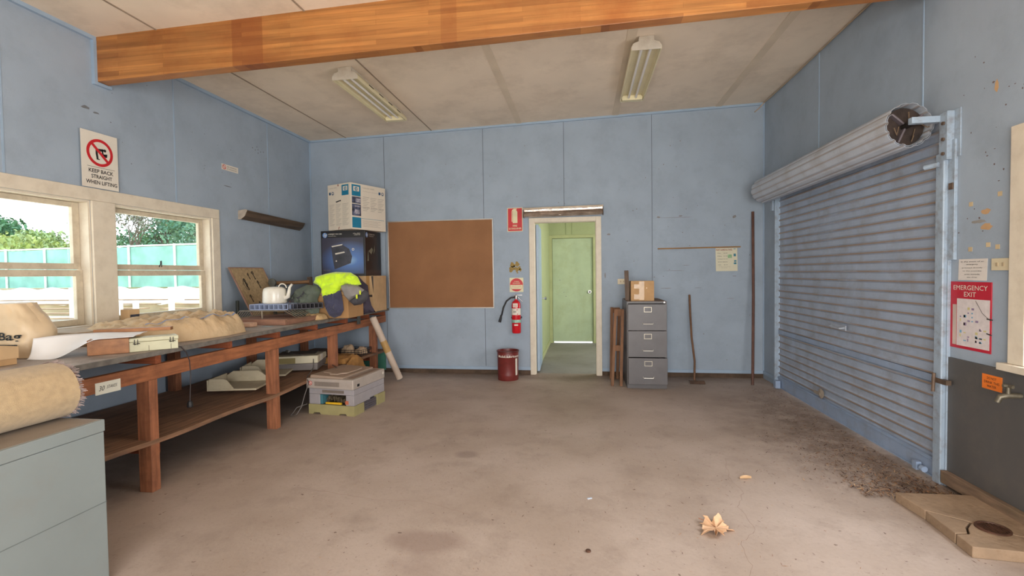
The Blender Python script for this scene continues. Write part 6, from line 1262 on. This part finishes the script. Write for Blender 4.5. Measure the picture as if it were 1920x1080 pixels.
lm_ = [mat('litter_dark', C(84, 56, 40), .9, .3, 30), mat('litter_tan', C(150, 108, 74), .9, .3, 30), mat('litter_pale', C(190, 156, 120), .9, .2, 30)]
m_ = MB()
def flake(m_, x, y, s, z_=FZ):
    a_ = rr.uniform(0, pi); l_ = s*rr.uniform(.8, 3.4); w_ = s*rr.uniform(.15, .45); u = Vector((cos(a_), sin(a_), rr.uniform(-.1, .25))); v = Vector((-sin(a_), cos(a_), rr.uniform(-.3, .3)))
    p = Vector((x, y, z_+.003+abs(u.z)*l_*.5+abs(v.z)*w_)); m_.cur = rr.choice((0, 0, 0, 1, 1, 2)); m_.add([p-u*l_*.5, p+v*w_*.5, p+u*l_*.5, p-v*w_*.5], [(0, 1, 2, 3)])
for k in range(3400):
    y = 3.3+abs(rr.gauss(0, .75)) if rr.random() < .7 else rr.uniform(3.2, 6.1)
    if y > 6.15: continue
    x = 2.22-abs(rr.gauss(0, .22+.10*max(0, 1.3-abs(y-4)))) 
    if x < .6: continue
    if x > 1.83 and y < 3.21: continue
    flake(m_, x, y, rr.uniform(.006, .016))
for k in range(700): flake(m_, rr.uniform(1.7, 2.25), 3.22+abs(rr.gauss(0, .18)), rr.uniform(.008, .02), FZ+rr.uniform(0, .012))
for k in range(1300):
    x = rr.uniform(-2.3, 1.9); y = 6.62-abs(rr.gauss(0, .09)); flake(m_, x, y, rr.uniform(.004, .009))
tag(m_.build('leaf_litter', lm_), 'brown leaf litter swept up along the roller shutter and back wall', 'litter', kind='stuff')
m_ = MB()
for k in range(1300): flake(m_, rr.uniform(-1.9, 2.1), 2.0+4.2*rr.random()**1.3, rr.uniform(.003, .0095))
for k in range(220): flake(m_, rr.uniform(.4, 2.0), rr.uniform(2.4, 4.6), rr.uniform(.005, .011))
tag(m_.build('floor_crumbs', lm_), 'dark crumbs and specks scattered over the concrete floor', 'debris', kind='stuff')
for (x, y, r_, lab) in ((.016, 2.43, .014, 'small dark dirt clod on the floor, in the foreground left of the large leaf'),):
    m_ = MB(); m_.lathe([(0, 0), (r_, .002), (r_*.9, r_*.6), (0, r_*.8)], c=(x, y, FZ), seg=9); tag(m_.build('dirt_clod', lm_[0]), lab, 'dirt')
m_ = bx(0, .03, 0, .012, 0, .004, Matrix.Translation((.02, 3.0, FZ)) @ Matrix.Rotation(.5, 4, 'Z')); tag(m_.build('paper_scrap', mat('scrap_blue', C(190, 200, 214), .6)), 'tiny pale blue scrap on the middle of the floor', 'scrap')
